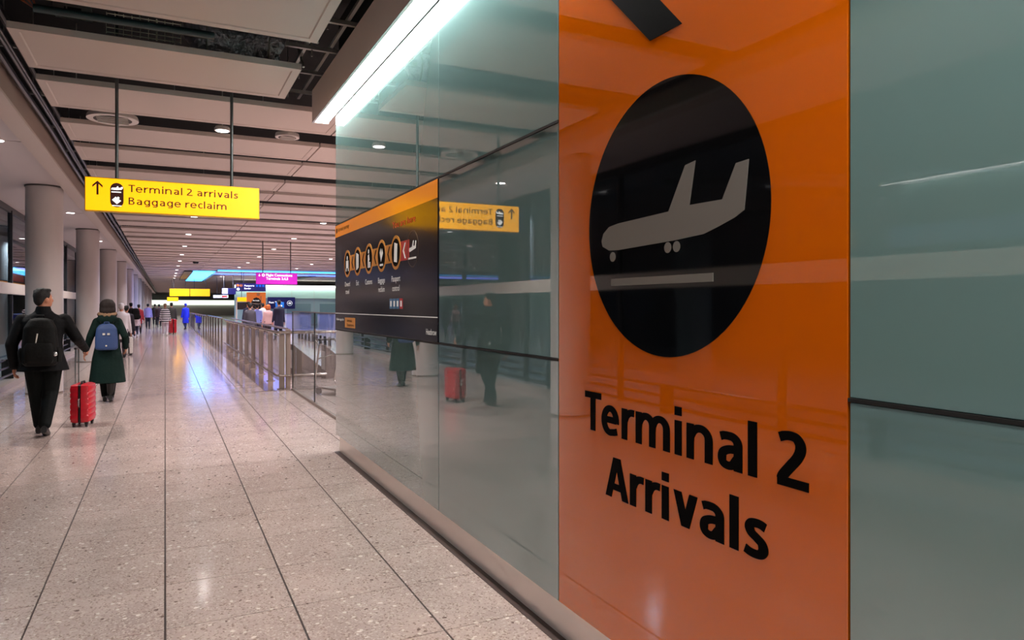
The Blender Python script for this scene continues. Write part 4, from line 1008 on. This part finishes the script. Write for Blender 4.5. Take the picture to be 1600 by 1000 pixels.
# the man with the black rucksack
MX, MY = -1.308, 10.05
man, mj = person('man in black jacket with black rucksack walking away, head turned right', (MX, MY, 0), 0, 1.745, voxel=.011, topmat='jacket_black', legmat='trouser_black', shoemat='shoe_black', skin='skin_tan',
    lhand=(-.30,.02,.83), rhand=(.40,.40,1.0), lelb=(-.30,-.10,1.10), relb=(.33,.05,1.17), lfoot=(-.07,.24,0), rfoot=(.035,-.16,.05), head_turn=-.95, hem=.78, flare=1.2, sh=.225, bulky=1.18, curlR=.9, leg=1.1)
def rucksack(parent, w, h, d, z0, y, m, pocket=True, tagm=None):
    o = MB()
    o.loft([(0,y-d*.5,z0,w*.40,d*.42,.6),(0,y-d*.55,z0+h*.06,w*.5,d*.52,.6),(0,y-d*.55,z0+h*.45,w*.5,d*.52,.6),(0,y-d*.5,z0+h*.8,w*.45,d*.45,.65),(0,y-d*.4,z0+h*.95,w*.33,d*.34,.75),(0,y-d*.35,z0+h,w*.18,d*.22)], 24)
    bp = link('backpack', remesh(o, .014, 3), m, parent, True)
    if pocket:
        p = MB().loft([(0,y-d*1.0,z0+h*.06,w*.36,d*.16,.6),(0,y-d*1.05,z0+h*.12,w*.40,d*.2,.6),(0,y-d*1.05,z0+h*.40,w*.40,d*.2,.6),(0,y-d*1.0,z0+h*.48,w*.34,d*.14,.6)], 20).build('front_pocket', m, bp, True)
        for sx in (-1, 1): MB().loft([(sx*w*.5,y-d*.5,z0+h*.08,w*.09,d*.28),(sx*w*.52,y-d*.5,z0+h*.3,w*.1,d*.3),(sx*w*.49,y-d*.5,z0+h*.38,w*.07,d*.24)], 12).build('side_pocket', m, bp, True)
    for sx in (-1, 1):
        MB().path([(sx*w*.22, y-d*.2, z0+h*.88), (sx*w*.28, y+.01, max(1.30, z0+h*.94)), (sx*w*.36, y+.06, 1.40)], .015 if pocket else .007, 8).build('shoulder_strap', 'pack_black', bp, True)
    MB().path([(-.04, y-d*.35, z0+h*.97), (-.03, y-d*.4, z0+h*1.05), (.03, y-d*.4, z0+h*1.05), (.04, y-d*.35, z0+h*.97)], .009, 8).build('grab_loop', m, bp, True)
    return bp
bp = rucksack(man, .36, .56, .21, .85, -.13, 'pack_black')
MB().path([(-.03,-.345,1.12),(-.015,-.342,1.23)], .008, 8).build('zip_pull', 'strap_white', bp, True)
MB().path([(.10,-.30,1.30),(.15,-.26,1.27)], .006, 8).build('zip_pull', 'zip_silver', bp, True)
MB().ell((.155,-.345,.99), (.028,.012,.028)).build('carabiner', 'zip_silver', bp, True)
MB().loft([(0,-.01,1.44,.10,.10),(0,-.01,1.52,.078,.08),(0,0,1.545,.07,.072)], 20).build('collar', 'jacket_black', mj, True)

# the woman in the long green coat
WX, WY = -.834, 13.09
wom, wj = person('woman in long dark green coat with blue backpack walking away', (WX, WY, 0), 0, 1.64, True, voxel=.011, topmat='coat_green', legmat='trouser_black', shoemat='shoe_black', hair='hair_brown', hairlen=.05,
    lhand=(-.33,.02,.86), rhand=(.27,.06,.93), lelb=(-.25,-.08,1.13), relb=(.27,-.10,1.13), lfoot=(-.045,.16,0), rfoot=(.05,-.05,.03), hem=.335, coat=True, flare=1.42, sh=.17, bulky=1.05)
def ringtube(R, r, z, m, parent, name, sy=1):
    MB().path([(R*math.cos(2*PI*k/24), sy*R*math.sin(2*PI*k/24)-.02, z+.02*math.sin(2*PI*k/24)) for k in range(24)], [r*(1+.15*math.sin(k*2.7)) for k in range(24)], 10, True).build(name, m, parent, True)
ringtube(.105, .036, 1.415, 'fur', wj, 'fur_collar', .9)
MB().ell((0,-.10,1.33), (.15,.06,.10)).build('hood', 'coat_green', wj, True)
bq = rucksack(wom, .32, .42, .13, .85, -.15, 'pack_blue', False)
MB().box(-.05, -.015, -.302, -.296, 1.09, 1.12).build('logo_mark', 'strap_white', bq); MB().box(.015, .05, -.302, -.296, 1.09, 1.12).build('logo_mark', 'strap_white', bq)
MB().ell((0,-.30,.92), (.014,.008,.014)).build('button', 'strap_white', bq, True)
MB().path([(.03,-.13,1.24),(.10,-.13,1.33),(.14,-.06,1.42)], .006, 6).build('thin_strap', 'pack_black', bq, True)
MB().path([(-.03,-.13,1.24),(-.10,-.13,1.33),(-.14,-.06,1.42)], .006, 6).build('thin_strap', 'pack_black', bq, True)
for sx, y in ((-.045, .16), (.05, -.05)): MB().loft([(sx*.937,y*.937,.07,.05,.055),(sx*.937,y*.937,.2,.052,.058),(sx*.937,y*.94,.30,.06,.066)], 14).build('boot_shaft', 'shoe_black', wom, True)

# red suitcase
def suitcase(lab, loc, rotz, m='case_red', s=1.0, handle=True, group='suitcases in the corridor'):
    t = thing('suitcase', lab, 'suitcase', loc, rotz, group)
    W, Dp, Hh, z0 = .37*s, .235*s, .52*s, .055*s            # x: depth (narrow), y: broad
    def shell(sx):
        mb = MB(); n = 14; rings = []
        x0 = .018*s*sx; x1 = Dp/2*sx
        for i in range(n*2+1):
            u = i/(n*2); z = z0+Hh*u
            rib = .008*s*math.cos(u*2*PI*7); e = min(u, 1-u)
            r = .035*s; inset = (r-math.sqrt(max(0, r*r-(r-min(r, e*Hh))**2)))
            rings.append((z, x1-sx*(inset+max(0, -rib)), W/2-inset+min(0, rib)*.5))
        v = []; f = []
        for z, xo, hy in rings:
            v += [(x0,-hy,z), (xo-sx*.03*s,-hy,z), (xo-sx*.008*s,-hy+.010*s,z), (xo,-hy+.03*s,z), (xo,hy-.03*s,z), (xo-sx*.008*s,hy-.010*s,z), (xo-sx*.03*s,hy,z), (x0,hy,z)]
        k = 8
        for i in range(len(rings)-1):
            for q in range(k):
                a, b2 = i*k+q, i*k+(q+1) % k; f.append((a, b2, b2+k, a+k) if sx > 0 else (a+k, b2+k, b2, a))
        f.append(tuple(range(k))[::-1]); f.append(tuple(range(len(v)-k, len(v))))
        mb.add(v, f).build('half_shell', m, t, True)
    shell(-1); shell(1)
    MB().rbox(-.019*s, .019*s, -W/2+.004, W/2-.004, z0+.004, z0+Hh-.004, .012).build('zip_band', 'case_black', t)
    for sx in (-1, 1):
        for sy in (-1, 1):
            w = MB().path([(sx*.075*s-.012, sy*.135*s, .026*s), (sx*.075*s+.012, sy*.135*s, .026*s)], .026*s, 14).build('wheel', 'case_black', t, True)
            MB().box(sx*.075*s-.018, sx*.075*s+.018, sy*.135*s-.02, sy*.135*s+.02, .035*s, z0+.012).build('caster_fork', 'case_black', w)
    MB().path([(0, -W/2-.002, z0+Hh*.42), (0, -W/2-.028, z0+Hh*.45), (0, -W/2-.028, z0+Hh*.60), (0, -W/2-.002, z0+Hh*.63)], .010, 8).build('side_handle', 'zip_silver', t, True)
    MB().path([(0, -.07, z0+Hh), (0, -.06, z0+Hh+.022), (0, .06, z0+Hh+.022), (0, .07, z0+Hh)], .012, 8).build('top_handle', 'case_black', t, True)
    if handle:
        hx = -Dp/2*.62
        for y in (-.075, .075): MB().path([(hx, y*s, z0+Hh-.01), (hx, y*s, 1.0)], .008, 8).build('pull_tube', 'chrome', t, True)
        MB().path([(hx, -.085*s, 1.0), (hx, .085*s, 1.0)], .015, 8).build('pull_grip', 'case_black', t, True)
    return t
suitcase('red ribbed hard suitcase rolling beside the man in black', (-.955, 10.66, 0), -.16, s=.95)

# travellers further along
P_ = [
 ('traveller in pale coat and white hood walking behind the woman', (-1.17, 24.0), .1, 1.62, dict(top=(214,206,206), legs=(60,50,60), hair=cloth(216,210,208), hem=.6)),
 ('small dark haired traveller just right of the woman in green', (-1.18, 27.3), -.1, 1.55, dict(top=(40,34,44), legs=(30,30,36), hem=.7)),
 ('traveller in grey top leaning forward under a large black rucksack', (-1.55, 40.5), .2, 1.70, dict(top=(150,138,150), legs=(30,30,44), shoe=(230,225,225), female=True)),
 ('child in white and navy walking beside the rucksack traveller', (-1.30, 39.5), 0, 1.25, dict(top=(214,196,206), legs=(34,34,60), shoe=(230,225,225))),
 ('traveller in red coat behind the child', (-1.32, 44.5), 0, 1.62, dict(top=(150,30,40), legs=(50,40,50), hem=.6)),
 ('traveller in lilac jacket and dark trousers in mid corridor', (-1.06, 54.5), 0, 1.68, dict(top=(150,140,190), legs=(24,24,34))),
 ('dark dressed distant traveller right of the lilac jacket', (-.72, 62.0), 0, 1.68, dict(top=(36,30,36), legs=(24,24,30), hem=.5)),
 ('second dark distant traveller next to the striped jumper', (-.40, 58.0), 0, 1.66, dict(top=(60,36,40), legs=(30,24,30))),
 ('traveller in black and white striped jumper and pale trousers', (.0, 41.0), 0, 1.66, dict(topmat='striped_knit', legs=(190,178,186), shoe=(235,230,230), hair='fur', hem=.72, female=True)),
 ('traveller in dark olive jacket beside the striped jumper', (.32, 44.2), 0, 1.72, dict(top=(46,44,40), legs=(40,40,44))),
 ('staff member in long bright blue coat by the barrier', (1.22, 51.6), .5, 1.70, dict(top=(26,44,190), legs=(20,26,70), hem=.42, coat=True, flare=1.1, hair=cloth(26,44,170))),
 ('traveller in grey coat in the crowd, first from the left', (3.35, 33.0), .4, 1.66, dict(top=(88,80,92), legs=(40,40,50))),
 ('traveller in navy jacket in the crowd below the small yellow sign', (3.60, 36.0), .2, 1.74, dict(top=(30,30,60), legs=(30,30,40))),
 ('traveller in pale blue shirt in the crowd before the portal', (4.05, 36.5), -.2, 1.62, dict(top=(120,130,200), legs=(40,40,60))),
 ('traveller with ginger hair and pink top in the crowd', (4.25, 34.0), .1, 1.60, dict(top=(190,150,150), legs=(50,44,54), hair=cloth(170,84,34), hairlen=.06, female=True)),
 ('tall traveller in dark navy coat left of the blue kiosk', (4.62, 33.2), .3, 1.80, dict(top=(18,18,52), legs=(24,24,40), hem=.5)),
 ('traveller in brown jacket at the back of the crowd', (4.05, 39.0), 0, 1.70, dict(top=(90,66,52), legs=(40,36,36))),
 ('traveller in charcoal jacket right behind the railing', (3.0, 29.5), .2, 1.64, dict(top=(60,56,66), legs=(34,34,40))),
 ('traveller in white shirt deep in the crowd', (4.55, 38.5), .1, 1.68, dict(top=(200,196,204), legs=(60,60,70))),
]
for lab, (x, y), rz, h, kw in P_:
    i = len(lab) % 2
    kw.setdefault('lfoot', (-.09, .16 if i else -.14, 0 if i else .05)); kw.setdefault('rfoot', (.09, -.14 if i else .16, .05 if i else 0))
    t, _ = person(lab, (x, y, 0), rz, h, voxel=.028, **kw)
    if 'rucksack' in lab:
        rucksack(t, .38, .55, .2, .88, -.12, 'pack_black')
suitcase('tall red suitcase standing by the striped jumper traveller', (.36, 42.8, 0), .2, 'case_red', 1.45, True)
suitcase('small pale suitcase pulled behind the white hooded traveller', (-1.05, 25.2, 0), .2, 'strap_white', 1.0, True)
